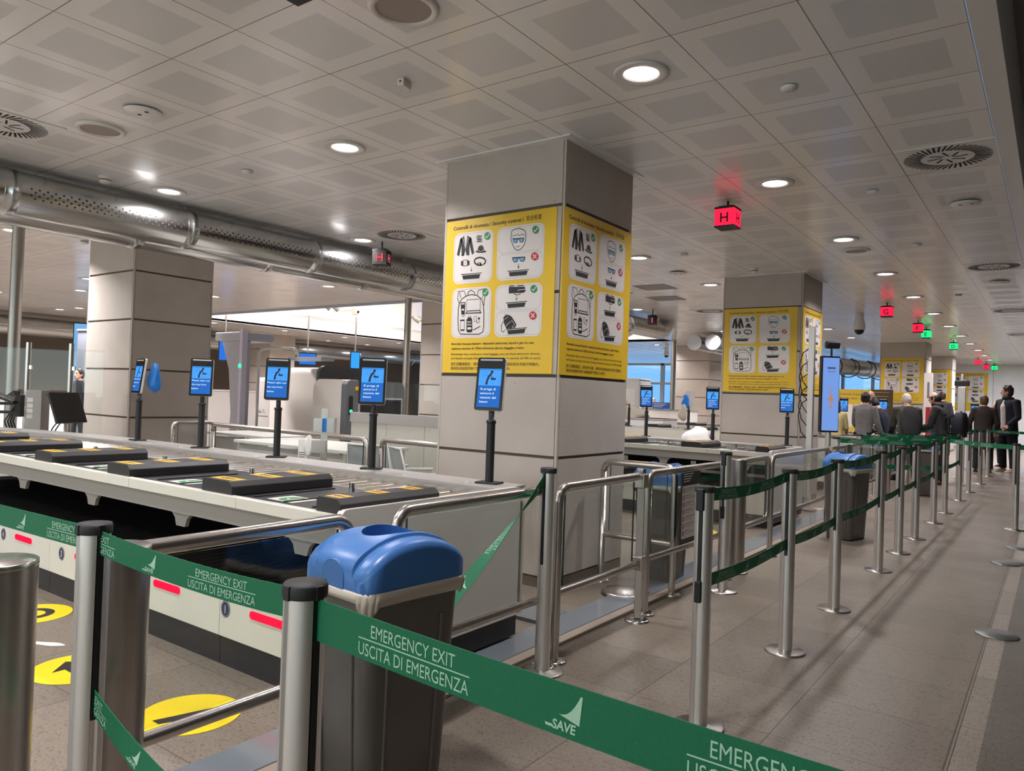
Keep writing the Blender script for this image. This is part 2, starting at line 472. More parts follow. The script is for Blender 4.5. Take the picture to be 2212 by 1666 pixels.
# ---------------------------------------------------------------- the hall
b = MB(); b.box(-25, -5, -.1, -.305, 34, 0)
struct(b.build('floor', M['floor']), 'pale speckled terrazzo tiled floor of the hall', 'floor')
b = MB(); b.box(-.305, -5, -.1, -.215, 34, 0)
struct(b.build('trim_1', floor_material('edge_strip', (.30, .26, .22), x0=5.3, px=5.6, y0=2.2, py=.74)), 'narrow border row of floor tiles along the aisle', 'floor')
b = MB(); b.box(-.215, -5, -.1, 4, 34, 0)
struct(b.build('floor', M['floor2']), 'darker terrazzo floor at the right edge', 'floor')

b = MB()
HX0, HX1, HY0, HY1 = -18.5, -9.13, 10.42, 20.3         # the lantern opening
b.box(-25, -5, CEIL, -.36, HY0, CEIL + .05); b.box(-25, HY1, CEIL, -.36, 34, CEIL + .05)
b.box(-25, HY0, CEIL, HX0, HY1, CEIL + .05); b.box(HX1, HY0, CEIL, -.36, HY1, CEIL + .05)
struct(b.build('ceiling', M['ceil']), 'suspended ceiling of square metal tiles with perforated centres', 'ceiling')
b = MB(); b.box(-.352, -5, CEIL - .012, -.245, 34, CEIL + .53)
struct(b.build('trim_2', M['ceil_plain']), 'plain painted band ending the tiled ceiling', 'ceiling')
b = MB(); b.box(-.30, -5, 3.62, 4, 34, 3.7, 0)
for k in range(20):
    y = 1.5 + k * 1.22
    b.box(-.12, y, 3.56, 1.5, y + 1.14, 3.60, 0)
struct(b.build('ceiling', M['ceil_dark']), 'dark perforated upper ceiling beyond the band', 'ceiling')
# lantern: fascia walls, stepped cove, warm roof
b = MB()
b.box(HX0 - .25, HY0, CEIL, HX0, HY1, 3.46); b.box(HX0 - .6, HY0, 3.46, HX0 - .25, HY1, 3.60)
for k in range(3): b.box(HX0 - .28, HY0, 3.475 + k * .045, HX0 - .22, HY1, 3.495 + k * .045, 1)
b.box(HX0 - .62, HY0, 3.60, HX0 - .55, HY1, 5.0); b.box(HX0, HY1, CEIL, HX1, HY1 + .2, 5.0)
b.box(HX1, HY0, CEIL + .05, HX1 + .2, HY1, 5.0); b.box(HX0, HY0 - .2, CEIL + .05, HX1, HY0, 5.0)
struct(b.build('wall_lantern', [M['wall_white'], M['grey_wall' if 'grey_wall' in M else 'wall_grey']]), 'bright white sides of the raised ceiling lantern', 'wall')
b = MB(); b.box(HX0 - .7, HY0 - .3, 5.6, HX1 + .3, HY1 + .3, 5.66)
ND = 22
for k in range(ND):
    y = HY0 + (HY1 - HY0) * k / ND
    b.box(HX0 - .5, y, 4.95 + .12 * math.sin(k * .9), HX1 - .4, y + .22, 5.02 + .12 * math.sin(k * .9))
struct(b.build('ceiling', mat('warm_slats', (.60, .46, .34), .6)), 'warm slatted roof inside the lantern', 'ceiling')
b = MB(); b.box(HX0, HY0 - .03, CEIL - .045, HX1, HY0 + .06, CEIL + .05); b.box(HX0 - .06, HY0, CEIL - .02, HX0 + .0, HY1, CEIL + .02)
struct(b.build('trim_3', mat('trim_blue_grey', (.36, .40, .46), .3)), 'blue-grey edge trim of the lantern opening', 'trim')

# outer walls
def panel_wall(name, label, x0, y0, x1, y1, z1, m, pw=1.2, zs=(), thick=.12, z0=0.0):
    """wall as separate cladding panels with thin open joints"""
    d = Vector((x1 - x0, y1 - y0, 0)); L = d.length; d.normalize()
    fr = Fr((x0, y0, 0), d, (0, 0, 1)); bb = MB()
    n = max(1, round(L / pw)); zz = [z0] + list(zs) + [z1]
    for i in range(n):
        for a, c in zip(zz[:-1], zz[1:]):
            u0, u1 = L * i / n + .006, L * (i + 1) / n - .006
            bb.prism([(u0, a + .006), (u1, a + .006), (u1, c - .006), (u0, c - .006)], fr, -thick, 0)
    bb.prism([(0, z0), (L, z0), (L, z1), (0, z1)], fr, -thick - .02, -thick + .09, 1)
    return struct(bb.build(name, [m, M['joint']]), label, 'wall')
panel_wall('wall_left', 'beige panelled wall at the far left of the hall', -24, 34, -24, -5, CEIL, mat('warm_white_panel', (.70, .63, .58), .6), 2.4, (1.2, 2.2))
panel_wall('wall_back', 'parapet of the added glazed bay behind the viewer', 4, -5, -25, -5, .9, M['wall_grey'], 2.4)
area_light('rear_fill_light', (-6.0, -5.6, 2.0), 22.0, 430, (1, .89, .80), (PI / 2, 0, 0), sizey=2.2)  # added fill outside the rear bay, raises the overall brightness
panel_wall('wall_right', 'wall to the right beyond the frame', 4, -5, 4, 34, 3.7, M['wall_grey'], 2.4)
panel_wall('wall_end', 'pale panelled wall closing the hall at the far end', -4.9, 33.0, 4, 33.0, 3.7, M['wall_white'], 1.5)
area_light('far_hall_fill', (-1.0, 29.0, 3.05), 3.0, 160, (.92, .95, 1.0), sizey=4.0)  # added fill that brightens the end wall
panel_wall('wall_end_left', 'pale wall piece between the two glazed bays', -10.4, 26.0, -8.3, 26.0, CEIL, M['wall_white'], 1.1)
panel_wall('wall_end_low', 'low white parapet under the far glazing', -8.3, 33.0, -4.9, 33.0, .95, M['wall_white'], 1.7)
panel_wall('wall_inner', 'low white parapet under the glazed screen of the inner zone', -20, 26.0, -10.4, 26.0, .85, M['wall_white'], 1.6)

def glazing(n, label, x0, x1, y, z0, z1, cols):
    o = struct(thing('window_%d' % n, label, 'window', ((x0 + x1) / 2, y, z0)))
    off = o.location
    bb = MB(off)
    for i in range(cols + 1):
        x = x0 + (x1 - x0) * i / cols; bb.box(x - .06, y - .06, z0, x + .06, y + .08, z1)
    bb.box(x0, y - .06, z0, x1, y + .06, z0 + .08); bb.box(x0, y - .06, z1 - .08, x1, y + .06, z1)
    bb.box(x0, y - .05, 1.95, x1, y + .05, 2.03)
    bb.build('window_frame', mat('pale_mullion', (.45, .50, .56), .35, .4), o)
    bb = MB(off); bb.box(x0, y + .0, z0, x1, y + .012, z1)
    bb.build('pane', M['glass_dark'], o)
    return o
glazing(1, 'tall blue glazed bay at the far end beyond the totem', -8.3, -4.9, 33.0, .95, 2.95, 3)
glazing(2, 'blue glazed screen seen between the two poster pillars', -20, -10.4, 26.0, .85, 2.75, 6)

glazing(3, 'added glazed bay behind the viewer, admitting fill light', -25, 4, -5.1, .9, 3.1, 12)  # invented bay, added so the rear fill can enter
# ---------------------------------------------------------------- stone pillars
def pillar(x1, y0, label, w=1.09, d=.995, joints=(.902, 1.464, 2.045, 2.646), posts=True):
    x0, y1 = x1 - w, y0 + d
    bb = MB((x1, y0, 0)); zz = [.07] + list(joints) + [CEIL + .02]
    bb.box(x0 + .02, y0 + .02, 0, x1 - .02, y1 - .02, CEIL, 1)
    for a, c in zip(zz[:-1], zz[1:]):
        g = .011
        bb.box(x0 + .024, y0, a + g, x1 - .024, y0 + .03, c - g, 0)
        bb.box(x0 + .024, y1 - .03, a + g, x1 - .024, y1, c - g, 0)
        bb.box(x1 - .03, y0 + .024, a + g, x1, y1 - .024, c - g, 0)
        bb.box(x0, y0 + .024, a + g, x0 + .03, y1 - .024, c - g, 0)
    for cx, cy in ((x0, y0), (x1, y0), (x0, y1), (x1, y1)):
        sx = 1 if cx == x0 else -1; sy = 1 if cy == y0 else -1
        bb.box(cx + sx * .002, cy + sy * .002, .07, cx + sx * .02, cy + sy * .02, CEIL, 0)
    bb.box(x0 + .004, y0 + .004, 0, x1 - .004, y1 - .004, .07, 2)
    # shadow-gap trim round the head
    bb.box(x0 - .06, y0 - .06, CEIL - .008, x1 + .06, y1 + .06, CEIL + .01, 3)
    o = bb.build('column', [M['stone'], M['joint'], M['skirt'], M['ceil_plain']])
    o.location = (x1, y0, 0)
    return struct(o, label, 'pillar')
PX = -2.749
pillar(PX, 4.305, 'large square stone pillar in the centre with two yellow posters')
pillar(PX, 10.25, 'second square stone pillar along the aisle behind the first bins')
pillar(PX, 21.85, 'third stone pillar with a yellow poster behind the people')
pillar(PX + .02, 27.6, 'fourth stone pillar partly hidden behind the third')
pillar(-8.55, 4.305, 'plain stone pillar at left behind the roller conveyor', joints=(.92, 1.475, 2.05, 2.61))
pillar(-8.55, 10.25, 'pale plain pillar seen left of the poster pillar', joints=(.92, 1.475, 2.03, 2.60))
pillar(-8.55, 21.85, 'pale pillar below the round duct ends', joints=(.92, 1.475, 2.03, 2.60))
pillar(-20.8, 15.0, 'distant pale pillar on the far side of the inner zone', joints=(.92, 1.475, 2.03, 2.60))

# ---------------------------------------------------------------- ducts
def duct(label, x, z, r, y0, y1, joints, holes_side, capmat=None, elbow=False):
    o = thing('air_duct', label, 'duct', (x, y0, z)); off = o.location
    bb = MB(off); bb.cyl((x, y0, z), (x, y1, z), r, n=64)
    bb.build('pipe', M['duct'], o)
    for yj in joints:
        c = MB(off)
        c.lathe([(r, -.06), (r + .004, -.055), (r + .004, -.01), (r + .010, -.008), (r + .010, .008), (r + .004, .01), (r + .004, .055), (r, .06)], n=64)
        c.v = [Vector((x, yj, z)) - off + Vector((p.x + off.x, p.z + off.z, p.y + off.y)) for p in c.v]
        c.build('joint_collar', M['duct'], o)
    if holes_side:
        h = MB(off); dy = .062; js = list(joints)
        for row in range(4):
            a = math.radians(158 + row * 8.0)               # face towards the aisle, just below the middle
            a = math.radians(8 - row * 8.0)
            y = y0 + (.5 * dy if row % 2 else 0)
            while y < y1:
                if all(abs(y - j) > .10 for j in js):
                    c = Vector((x + math.cos(a) * (r + .0012), y, z + math.sin(a) * (r + .0012)))
                    fr = Fr(c, (0, 1, 0), (-math.sin(a), 0, math.cos(a)))
                    h.poly(circ(0, 0, .0085, n=7), fr)
                y += dy
        tag(h.build('perforations', M['duct_hole'], o), None, None, None, 'stuff')
    if capmat:
        c = MB(off); c.cyl((x, y0 - .02, z), (x, y0 + .005, z), r * 1.02, n=48); c.build('end_cap', capmat, o)
    if elbow:
        c = MB(off)
        c.tube([(x, y1, z), (x, y1 + .12, z), (x, y1 + .30, z + .05), (x, y1 + .42, z + .16), (x, y1 + .46, z + .30)], r * 1.01, 40)
        c.build('elbow', M['duct'], o)
    for yj in joints[::2]:
        h = MB(off); h.box(x - .012, yj - .012, z + r - .005, x + .012, yj + .012, CEIL + .01)
        h.build('hanger', M['steel'], o)
    return o
jn = [.9 + 1.55 * k for k in range(10)]
duct('perforated round silver duct under the ceiling nearest the aisle', -7.03, 2.858, .186, -3, 14.9, [-2.0, -.5, .9, 2.45, 4.02, 5.55, 7.1, 8.6, 10.2, 11.8, 13.4], True, elbow=True)
duct('second silver duct running close behind the perforated one', -7.50, 2.858, .186, -3, 14.4, [-2.2, -.7, .75, 2.2, 3.75, 5.3, 6.8, 8.4, 9.9, 11.5, 13.0], False)
duct('far duct with a pale round end disc, left of the pair', -7.47, 2.84, .19, 18.0, 20.2, [19.2], False, M['duct_cap'])
duct('far duct with a pale round end disc, right of the pair', -6.98, 2.84, .19, 18.0, 20.2, [19.2], False, M['duct_cap'])
duct('long blue-grey duct along the far left wall', -22.2, 2.70, .24, -3, 30, [2, 5, 8, 11, 14, 17, 20, 23], False)
# duct crossing at the far end with cable hoops under it
o = thing('air_duct', 'large pale duct with hanging cable hoops before the far glazing', 'duct', (-6, 24.0, 2.62))
for q in (22.0, 25.5, 29.0):
    bb = MB(o.location); bb.box(-6.5 + 2.1 * (q - 20.6) / 10.4 - .015, q - .015, 2.84, -6.5 + 2.1 * (q - 20.6) / 10.4 + .015, q + .015, CEIL + .01); bb.build('hanger', M['steel'], o)
bb = MB(o.location); bb.cyl((-6.5, 20.6, 2.60), (-4.4, 31.0, 2.66), .26, n=40); bb.build('pipe', M['duct'], o)
for k in range(8):
    t = .02 + k * .12
    p = Vector((-6.5, 20.6, 2.60)).lerp(Vector((-4.4, 31.0, 2.66)), t)
    bb = MB(o.location)
    bb.tube([p + Vector((.34 * math.cos(a), 0, .30 * math.sin(a) - .03)) for a in [math.radians(80 - 26 * j) for j in range(10)]], .016, 8)
    bb.build('cable_hoop', M['rubber'], o)

# slim round steel columns
def pole(label, x, y, r):
    bb = MB((x, y, 0)); bb.cyl((x, y, 0), (x, y, CEIL), r, n=32)
    bb.lathe([(r + .05, 0), (r + .05, .015), (r, .02)], (x, y, 0))
    o = bb.build('column', mat('satin_pole', (.36, .34, .31), .38, .9)); o.location = (x, y, 0)
    return struct(o, label, 'column')
pole('round steel column at the far left edge', -9.86, 3.6, .065)
pole('slim round steel column beside the central poster pillar', -9.94, 10.2, .065)
pole('slim pale round column by the distant round duct ends', -8.95, 20.1, .07)

# ---------------------------------------------------------------- ceiling fittings
def downlight_proto():
    t = thing('downlight', 'x', 'ceiling light', (0, 0, CEIL))
    bb = MB(); bb.lathe([(.150, -.0015), (.150, -.010), (.135, -.014), (.100, -.012), (.092, .004)], n=40); bb.build('trim_ring', M['white_enamel'], t)
    bb = MB(); bb.lathe([(.093, -.0035), (.05, -.006), (0.0001, -.007)], n=32); bb.build('lens', M['lens'], t)
    return t
dl0 = downlight_proto()
dl_used = [0]
def downlight(x, y, label, power=None):
    if dl_used[0] == 0: t = dl0; t.location = (x, y, CEIL); t['label'] = label; t['group'] = 'round recessed ceiling lights'
    else: t = dup(dl0, (x, y, CEIL), 0, label, 'round recessed ceiling lights')
    dl_used[0] += 1
    area_light('downlight_lamp', (0, 0, -.022), .18, power or DOWNLIGHT_W, (1, .955, .965), parent=t, spread=math.radians(140))
    return t
ORD = ['first', 'second', 'third', 'fourth', 'fifth', 'sixth', 'seventh', 'eighth', 'ninth', 'tenth', 'eleventh', 'twelfth', 'thirteenth', 'fourteenth']
YS = [3.64 + 2.385 * k for k in range(12)]
for k, y in enumerate(YS):
    downlight(-1.862, y, '%s lit round ceiling light of the row along the aisle, counted from the viewer' % ORD[k], None if k < 8 else 50)
for k, y in enumerate(YS[:8]):
    if k in (1,): continue
    downlight(-4.25, y, '%s lit round ceiling light of the row left of the poster pillars' % ORD[k])
for k, y in enumerate(YS[:5]):
    downlight(-6.655, y, '%s lit round ceiling light of the row beside the perforated duct' % ORD[k])
for k in range(3):
    for j, x in enumerate((-1.862, -4.25, -6.655)):
        downlight(x, 1.255 - 2.385 * k, 'recessed ceiling light above and behind the viewer, row %s %s' % (ORD[k], ['by the aisle', 'in the middle', 'by the duct'][j]))
inner = [(-10.15, 8.45), (-10.15, 6.07), (-10.15, 3.64), (-13.6, 6.07), (-13.6, 3.64), (-15.5, 6.78), (-15.5, 9.0), (-17.6, 3.64), (-19.25, 8.4), (-20.2, 8.36), (-17.6, 6.07), (-13.6, 8.45)]
for k, (x, y) in enumerate(inner):
    downlight(x, y, 'distant round ceiling light over the inner zone at left, %s of its scatter' % ORD[k], 70)
for k, (x, y) in enumerate([(-19.26, 14.4), (-19.26, 16.8), (-19.26, 19.35), (-21.4, 17.9), (-21.4, 19.8), (-21.4, 22.06), (-21.4, 12.5), (-19.26, 12.0)]):
    downlight(x, y, 'small ceiling light under the white lantern fascia, %s of eight' % ORD[k], 45)
for k, (x, y) in enumerate([(-10.2, 21.6), (-10.2, 24.0), (-13, 22.5), (-6.65, 17.9), (-6.65, 20.3), (-6.65, 22.7), (-4.25, 25.0)]):
    downlight(x, y, 'far ceiling light beyond the second poster pillar, %s of seven' % ORD[k], 36)

for k, (x, y) in enumerate([(-10.15, 1.25), (-13.6, 1.25), (-10.15, -1.1), (-13.6, -1.1), (-17.6, 1.25)]):
    downlight(x, y, 'added unseen ceiling light over the inner zone outside the left edge, %s of five' % ORD[k], 70)  # unseen lamps added to brighten the near face of the left pillar
for k in range(6):
    area_light('aisle_side_fill', (2.2, 1.5 + 4.8 * k, 3.5), .3, 3.5, (1, .96, .96))  # added unseen fill for the right side of the aisle
# twirl air diffusers: square plate with radial slots
def diffuser_proto():
    t = thing('air_diffuser', 'x', 'air vent', (0, 0, CEIL))
    bb = MB(); bb.box(-.297, -.297, -.006, .297, .297, -.001); bb.build('plate', M['ceil_plain'], t)
    bb = MB(); fr = Fr((0, 0, -.0075), (1, 0, 0), (0, -1, 0))
    for k in range(44):
        a = 2 * PI * k / 44; ca, sa = math.cos(a), math.sin(a); tw = .05
        p0 = Vector((ca * .165 - sa * tw * .3, sa * .165 + ca * tw * .3)); p1 = Vector((ca * .272 + sa * tw * .4, sa * .272 - ca * tw * .4))
        bb.stroke([p0, p1], .0145, fr)
    for k in range(8):
        a = 2 * PI * k / 8 + .3; ca, sa = math.cos(a), math.sin(a)
        bb.stroke([(ca * .035 + sa * .02, sa * .035 - ca * .02), (ca * .125 + sa * .02, sa * .125 - ca * .02)], .013, fr)
    bb.build('slots', M['dark_slot'], t)
    return t
df = [(-.655, 5.98, 'round slotted air vent in the ceiling at right above the aisle'), (-6.04, 6.05, 'round slotted air vent beside the dark letter cube'),
      (-6.0, 2.06, 'slotted air vent cut by the left edge of the picture'), (-.655, 10.75, 'second slotted air vent along the right ceiling edge'),
      (-.655, 15.5, 'third slotted air vent along the right ceiling edge'), (-.655, 20.3, 'fourth slotted air vent along the right ceiling edge'),
      (-5.45, 13.9, 'slotted air vent above the second pillar poster, seen edge-on'), (-4.85, 18.0, 'slotted air vent far beyond the second pillar')]
d0 = diffuser_proto()
for k, (x, y, lb) in enumerate(df):
    t = d0 if k == 0 else dup(d0)
    t.location = (x, y, CEIL); t['label'] = lb; t['group'] = 'slotted ceiling air vents'
# ceiling loudspeakers and covers
def ceil_disc(name, label, cat, x, y, r, kind):
    t = thing(name, label, cat, (x, y, CEIL))
    if kind == 'speaker':
        bb = MB(); bb.lathe([(r, -.001), (r, -.012), (r * .93, -.020), (r * .80, -.018), (r * .78, -.008)], n=40); bb.build('rim', M['white_plastic'], t)
        bb = MB(); bb.lathe([(r * .79, -.010), (r * .4, -.013), (.0001, -.014)], n=40); bb.build('mesh', M['speaker_mesh'], t)
    elif kind == 'cover':
        bb = MB(); bb.lathe([(r, -.012), (r * .97, -.020), (.0001, -.021)], n=40); bb.build('plate', M['ceil_plain'], t)
        bb = MB(); bb.lathe([(r * .7, 0), (r * .7, -.013)], n=30); bb.build('recess', M['dark_slot'], t)
        fr = Fr((0, 0, -.0225), (1, 0, 0), (0, -1, 0)); bb = MB()
        bb.poly(circ(-r * .35, .0, .014, n=14), fr); bb.poly(circ(r * .4, .0, .014, n=14), fr); bb.build('screw_hole', M['dark_slot'], t)
    elif kind == 'sprinkler':
        bb = MB(); bb.lathe([(r, -.004), (r, -.016), (.0001, -.019)], n=28); bb.build('plate', M['ceil_plain'], t)
        bb = MB(); bb.lathe([(r * .93, 0), (r * .93, -.005)], n=28); bb.build('recess', M['dark_slot'], t)
    elif kind == 'smoke':
        bb = MB(); bb.lathe([(r, 0), (r, -.010), (r * .86, -.012), (r * .84, -.045), (r * .6, -.058), (.0001, -.060)], n=28); bb.build('body', M['white_plastic'], t)
        bb = MB(); bb.lathe([(r * .850, -.026), (r * .856, -.030), (r * .850, -.034)], n=28); bb.build('vent_gap', M['dark_slot'], t)
    return t
ceil_disc('loudspeaker', 'round ceiling loudspeaker at the top edge of the picture', 'loudspeaker', -2.478, 2.44, .165, 'speaker')
ceil_disc('loudspeaker', 'round ceiling loudspeaker at upper left', 'loudspeaker', -5.48, 2.483, .16, 'speaker')
ceil_disc('loudspeaker', 'small far loudspeaker between the aisle lights', 'loudspeaker', -1.86, 9.05, .14, 'speaker')
ceil_disc('cover_plate', 'round ceiling cover plate with two dark holes at upper left', 'cover plate', -4.858, 2.46, .115, 'cover')
ceil_disc('cover_plate', 'round ceiling cover plate near the right ceiling edge', 'cover plate', -.66, 7.35, .115, 'cover')
ceil_disc('cover_plate', 'small far cover plate near the right ceiling edge', 'cover plate', -.66, 12.0, .115, 'cover')
ceil_disc('cover_plate', 'ceiling cover plate between the two poster pillars', 'cover plate', -4.25, 9.6, .115, 'cover')
ceil_disc('smoke_detector', 'white smoke detector on the ceiling above the perforated duct', 'smoke detector', -6.72, 3.10, .055, 'smoke')
ceil_disc('smoke_detector', 'smoke detector in front of the second pillar', 'smoke detector', -3.25, 9.75, .055, 'smoke')
ceil_disc('smoke_detector', 'smoke detector by the round steel column at far left', 'smoke detector', -9.9, 4.35, .055, 'smoke')
for x, y, lb in [(-1.245, 4.23, 'flush sprinkler cap in the ceiling above the right tape posts'), (-5.43, 3.63, 'flush sprinkler cap between the two left ceiling lights'),
                 (-1.25, 6.62, 'flush sprinkler cap beside the red letter cube'), (-1.25, 9.0, 'small far sprinkler cap over the aisle'), (-3.65, 8.42, 'small sprinkler cap right of the central pillar'),
                 (-1.25, 13.2, 'tiny sprinkler cap far along the aisle ceiling'), (-12.5, 7.6, 'sprinkler cap over the inner zone')]:
    ceil_disc('sprinkler_cap', lb, 'sprinkler', x, y, .045, 'sprinkler')
t = thing('motion_sensor', 'small white box sensor on a ceiling tile above the posters', 'sensor', (-3.05, 3.03, CEIL), .25)
bb = MB(); bb.box(-.022, -.045, -.045, .022, .045, 0); bb.build('body', M['white_plastic'], t, .006)
bb = MB(); bb.cyl((0, -.046, -.022), (0, -.0445, -.022), .006, n=12); bb.build('sensor_eye', M['dark_slot'], t)
# open ceiling tiles (grey access panels)
for x, y, lb in [(-5.12, 10.72, 'grey open ceiling panel nearest the duct end'), (-5.5, 11.95, 'grey open ceiling panel behind the other'), (-6.0, 10.9, 'grey open ceiling panel next to the central pillar')]:
    bb = MB((x, y, CEIL)); bb.box(x - .27, y - .27, CEIL - .004, x + .27, y + .27, CEIL + .002)
    o = bb.build('access_panel', mat('grey_panel', (.22, .21, .18), .5)); o.location = (x, y, CEIL); tag(o, lb, 'ceiling panel', 'grey ceiling panels')
# dome cameras
for x, y, s, lb in [(-3.02, 15.1, 1.0, 'grey dome camera hanging from the ceiling beyond the totem'), (-10.5, 23.0, .8, 'small dark dome camera before the blue glazing')]:
    t = thing('dome_camera', lb, 'camera', (x, y, CEIL))
    bb = MB(); bb.lathe([(.07, 0), (.075, -.10), (.10, -.2), (.105, -.30), (.09, -.32)], n=28); bb.build('housing', M['white_plastic'], t)
    bb = MB(); bb.lathe([(.088, -.32), (.075, -.37), (.04, -.40), (.0001, -.41)], n=28); bb.build('dome', M['black'], t)
    t.scale = (s, s, s)
# spotlights and box camera in the lantern
for k, (x, y) in enumerate([(-17.9, 15.0), (-17.9, 18.9)]):
    t = thing('spotlight', ['pair of grey spotlights on the lantern edge', 'pair of lit spotlights on the white lantern wall'][k], 'spotlight', (x, y, 3.9))
    for s in (-1, 1):
        bb = MB(); bb.cyl((0, s * .16 - .1, 0), (.14, s * .16 + .06, -.12), .07, .10, 20); bb.build('lamp_head', M['grey_enamel'], t)
    bb = MB(); bb.box(-.5, -.2, .02, .02, .2, .06); bb.build('bracket', M['grey_enamel'], t)
t = thing('wall_camera', 'small white box camera on the lantern wall', 'camera', (-18.0, 16.1, 3.82))
bb = MB(); bb.box(-.1, -.09, -.1, .1, .09, .14); bb.build('housing', M['white_plastic'], t, .02)
bb = MB(); bb.cyl((.10, 0, 0), (.14, .02, -.02), .04, n=16); bb.build('lens', M['black'], t)
bb = MB(); bb.box(-1.1, -.02, .03, -.1, .02, .07); bb.build('arm', M['white_plastic'], t)

# ---------------------------------------------------------------- threshold plates between lanes and aisle
def plate(name, label, x0, y0, x1, y1, h, m):
    bb = MB(((x0 + x1) / 2, (y0 + y1) / 2, 0)); bb.box(x0, y0, 0, x1, y1, h)
    o = bb.build(name, m, None, .003); o.location = ((x0 + x1) / 2, (y0 + y1) / 2, 0)
    return struct(o, label, 'threshold')
plate('trim_4', 'grey glassy threshold plate along the lanes', -2.37, 1.2, -2.165, 11.2, .022, M['floor_glass'])
plate('trim_5', 'stone edge in front of the grey threshold plate', -2.163, 1.2, -2.10, 11.2, .020, M['curb'])
plate('trim_6', 'grey plate crossing at the foot of the central pillar', -2.72, 3.62, -2.371, 3.90, .022, M['floor_glass'])
# ---------------------------------------------------------------- belt posts
def post_mesh(n_z0=.012, z1=.955):
    prof = []
    for k in range(72):
        a = 2 * PI * k / 72
        d = min(abs(((a - q + PI) % (2 * PI)) - PI) for q in (0, PI / 2, PI, 3 * PI / 2))
        r = .0305 if d < math.radians(11) else .0365
        prof.append((r * math.cos(a), r * math.sin(a)))
    bb = MB(); bb.prism(prof, Fr((0, 0, 0), (1, 0, 0), (0, 1, 0)), n_z0, z1); return bb
def belt_post(slots=(PI / 2, -PI / 2), clip=False):
    t = thing('belt_post', 'x', 'barrier post')
    bb = MB(); bb.lathe([(.105, 0), (.105, .007), (.098, .011), (.045, .012), (.040, .016), (.037, .016)], n=48); bb.build('base', M['steel'], t)
    post_mesh().build('pole', M['alu'], t, autosmooth=25)
    bb = MB(); bb.lathe([(.0385, .953), (.0395, .957), (.0395, .972), (.036, .9775), (.0001, .978)], n=40)
    for q in range(4):
        a = q * PI / 2; c = Vector((math.cos(a), math.sin(a), 0)) * .037
        bb.obox((c.x, c.y, .964), .008, .014, .024, a)
    bb.build('cap', M['black_mat'], t)
    for a in slots:
        c = Vector((math.cos(a), math.sin(a), 0)) * .0325
        bb = MB(); bb.obox((c.x, c.y, .735), .007, .0125, .435, a); bb.build('slot_strip', M['black'], t)
    if clip:
        for a in slots:
            c = Vector((math.cos(a), math.sin(a), 0)) * .046
            bb = MB(); bb.obox((c.x, c.y, .925), .024, .030, .088, a); bb.build('belt_clip', M['black'], t, .003)
            bb = MB(); bb.obox((c.x * .9, c.y * .9, .555), .022, .026, .085, a); bb.build('belt_clip', M['black'], t, .003)
    return t

PA = belt_post(); PB = belt_post((0, PI)); PCl = belt_post(clip=True)
posts_used = set()
def put_post(proto, x, y, label, group, rz=0.0):
    if proto.name in posts_used: t = dup(proto, (x, y, 0), rz, label, group)
    else:
        posts_used.add(proto.name); t = proto; t.location = (x, y, 0); t.rotation_euler = (0, 0, rz); t['label'] = label; t['group'] = group
    return t
G1 = 'belt posts standing along the aisle'
put_post(PB, -1.856, .866, 'nearest left belt post, black slot and two green tapes, in front of the steel bollards', 'belt posts nearest the viewer')
put_post(PB, -1.058, .855, 'belt post nearest the viewer, in front of the nearest blue-lidded bin', 'belt posts nearest the viewer')
put_post(PA, -1.968, 3.016, 'belt post with the twisted hanging green tape beside the central pillar', G1)
put_post(PCl, -1.15, 2.93, 'first belt post of the aisle row, with black clips at its head', G1)
row = [4.13, 5.21, 6.70, 7.67, 8.64, 10.05, 11.14, 12.89, 14.37]
ROWW = ['second', 'third', 'fourth', 'fifth', 'sixth', 'seventh', 'eighth', 'ninth', 'tenth']
for k, y in enumerate(row):
    put_post(PA, -1.15, y, '%s belt post of the aisle row counted from the viewer' % ROWW[k], G1)
put_post(PCl, -1.87, 5.14, 'belt post beside the rail frame with the prohibited-items notice', G1)
put_post(PA, -1.13, 18.28, 'far belt post in front of the person in the long brown coat', G1)
put_post(PA, -1.12, 16.2, 'far belt post left of the one before the brown coat', G1)
put_post(PA, -.36, 10.2, 'belt post at the right edge of the picture', G1)
put_post(PB, -2.04, 9.15, 'belt post behind the third bin, its tape crossing to the aisle row', G1)
put_post(PB, -2.08, 10.6, 'belt post behind the totem end of the rail, second with a crossing tape', G1)
put_post(PB, -2.06, 11.7, 'third belt post with a crossing tape beyond the totem', G1)
put_post(PB, -2.10, 15.3, 'distant belt post in front of the person with the black backpack', G1)
put_post(PB, -1.60, 17.6, 'distant belt post behind the crossing tapes', G1)
put_post(PB, -.15, 18.4, 'distant belt post by the tall man in the dark coat', G1)
# empty round post bases on the floor at right
for k, (x, y, lb) in enumerate([(-.262, 5.31, 'round steel floor disc on the border strip nearest the viewer'), (-.335, 7.86, 'round floor disc farther along the right border, lower of two'), (-.255, 7.98, 'round floor disc farther along the right border, right of its pair'), (-.27, 8.86, 'farthest round floor disc on the right border')]):
    bb = MB((x, y, 0)); bb.lathe([(.115, .0005), (.115, .005), (.108, .009), (.0001, .010)], (x, y, 0), 48)
    o = bb.build('floor_disc', mat('dull_disc', (.22, .22, .21), .35, .7)); o.location = (x, y, 0); tag(o, lb, 'floor disc', 'round discs on the floor')

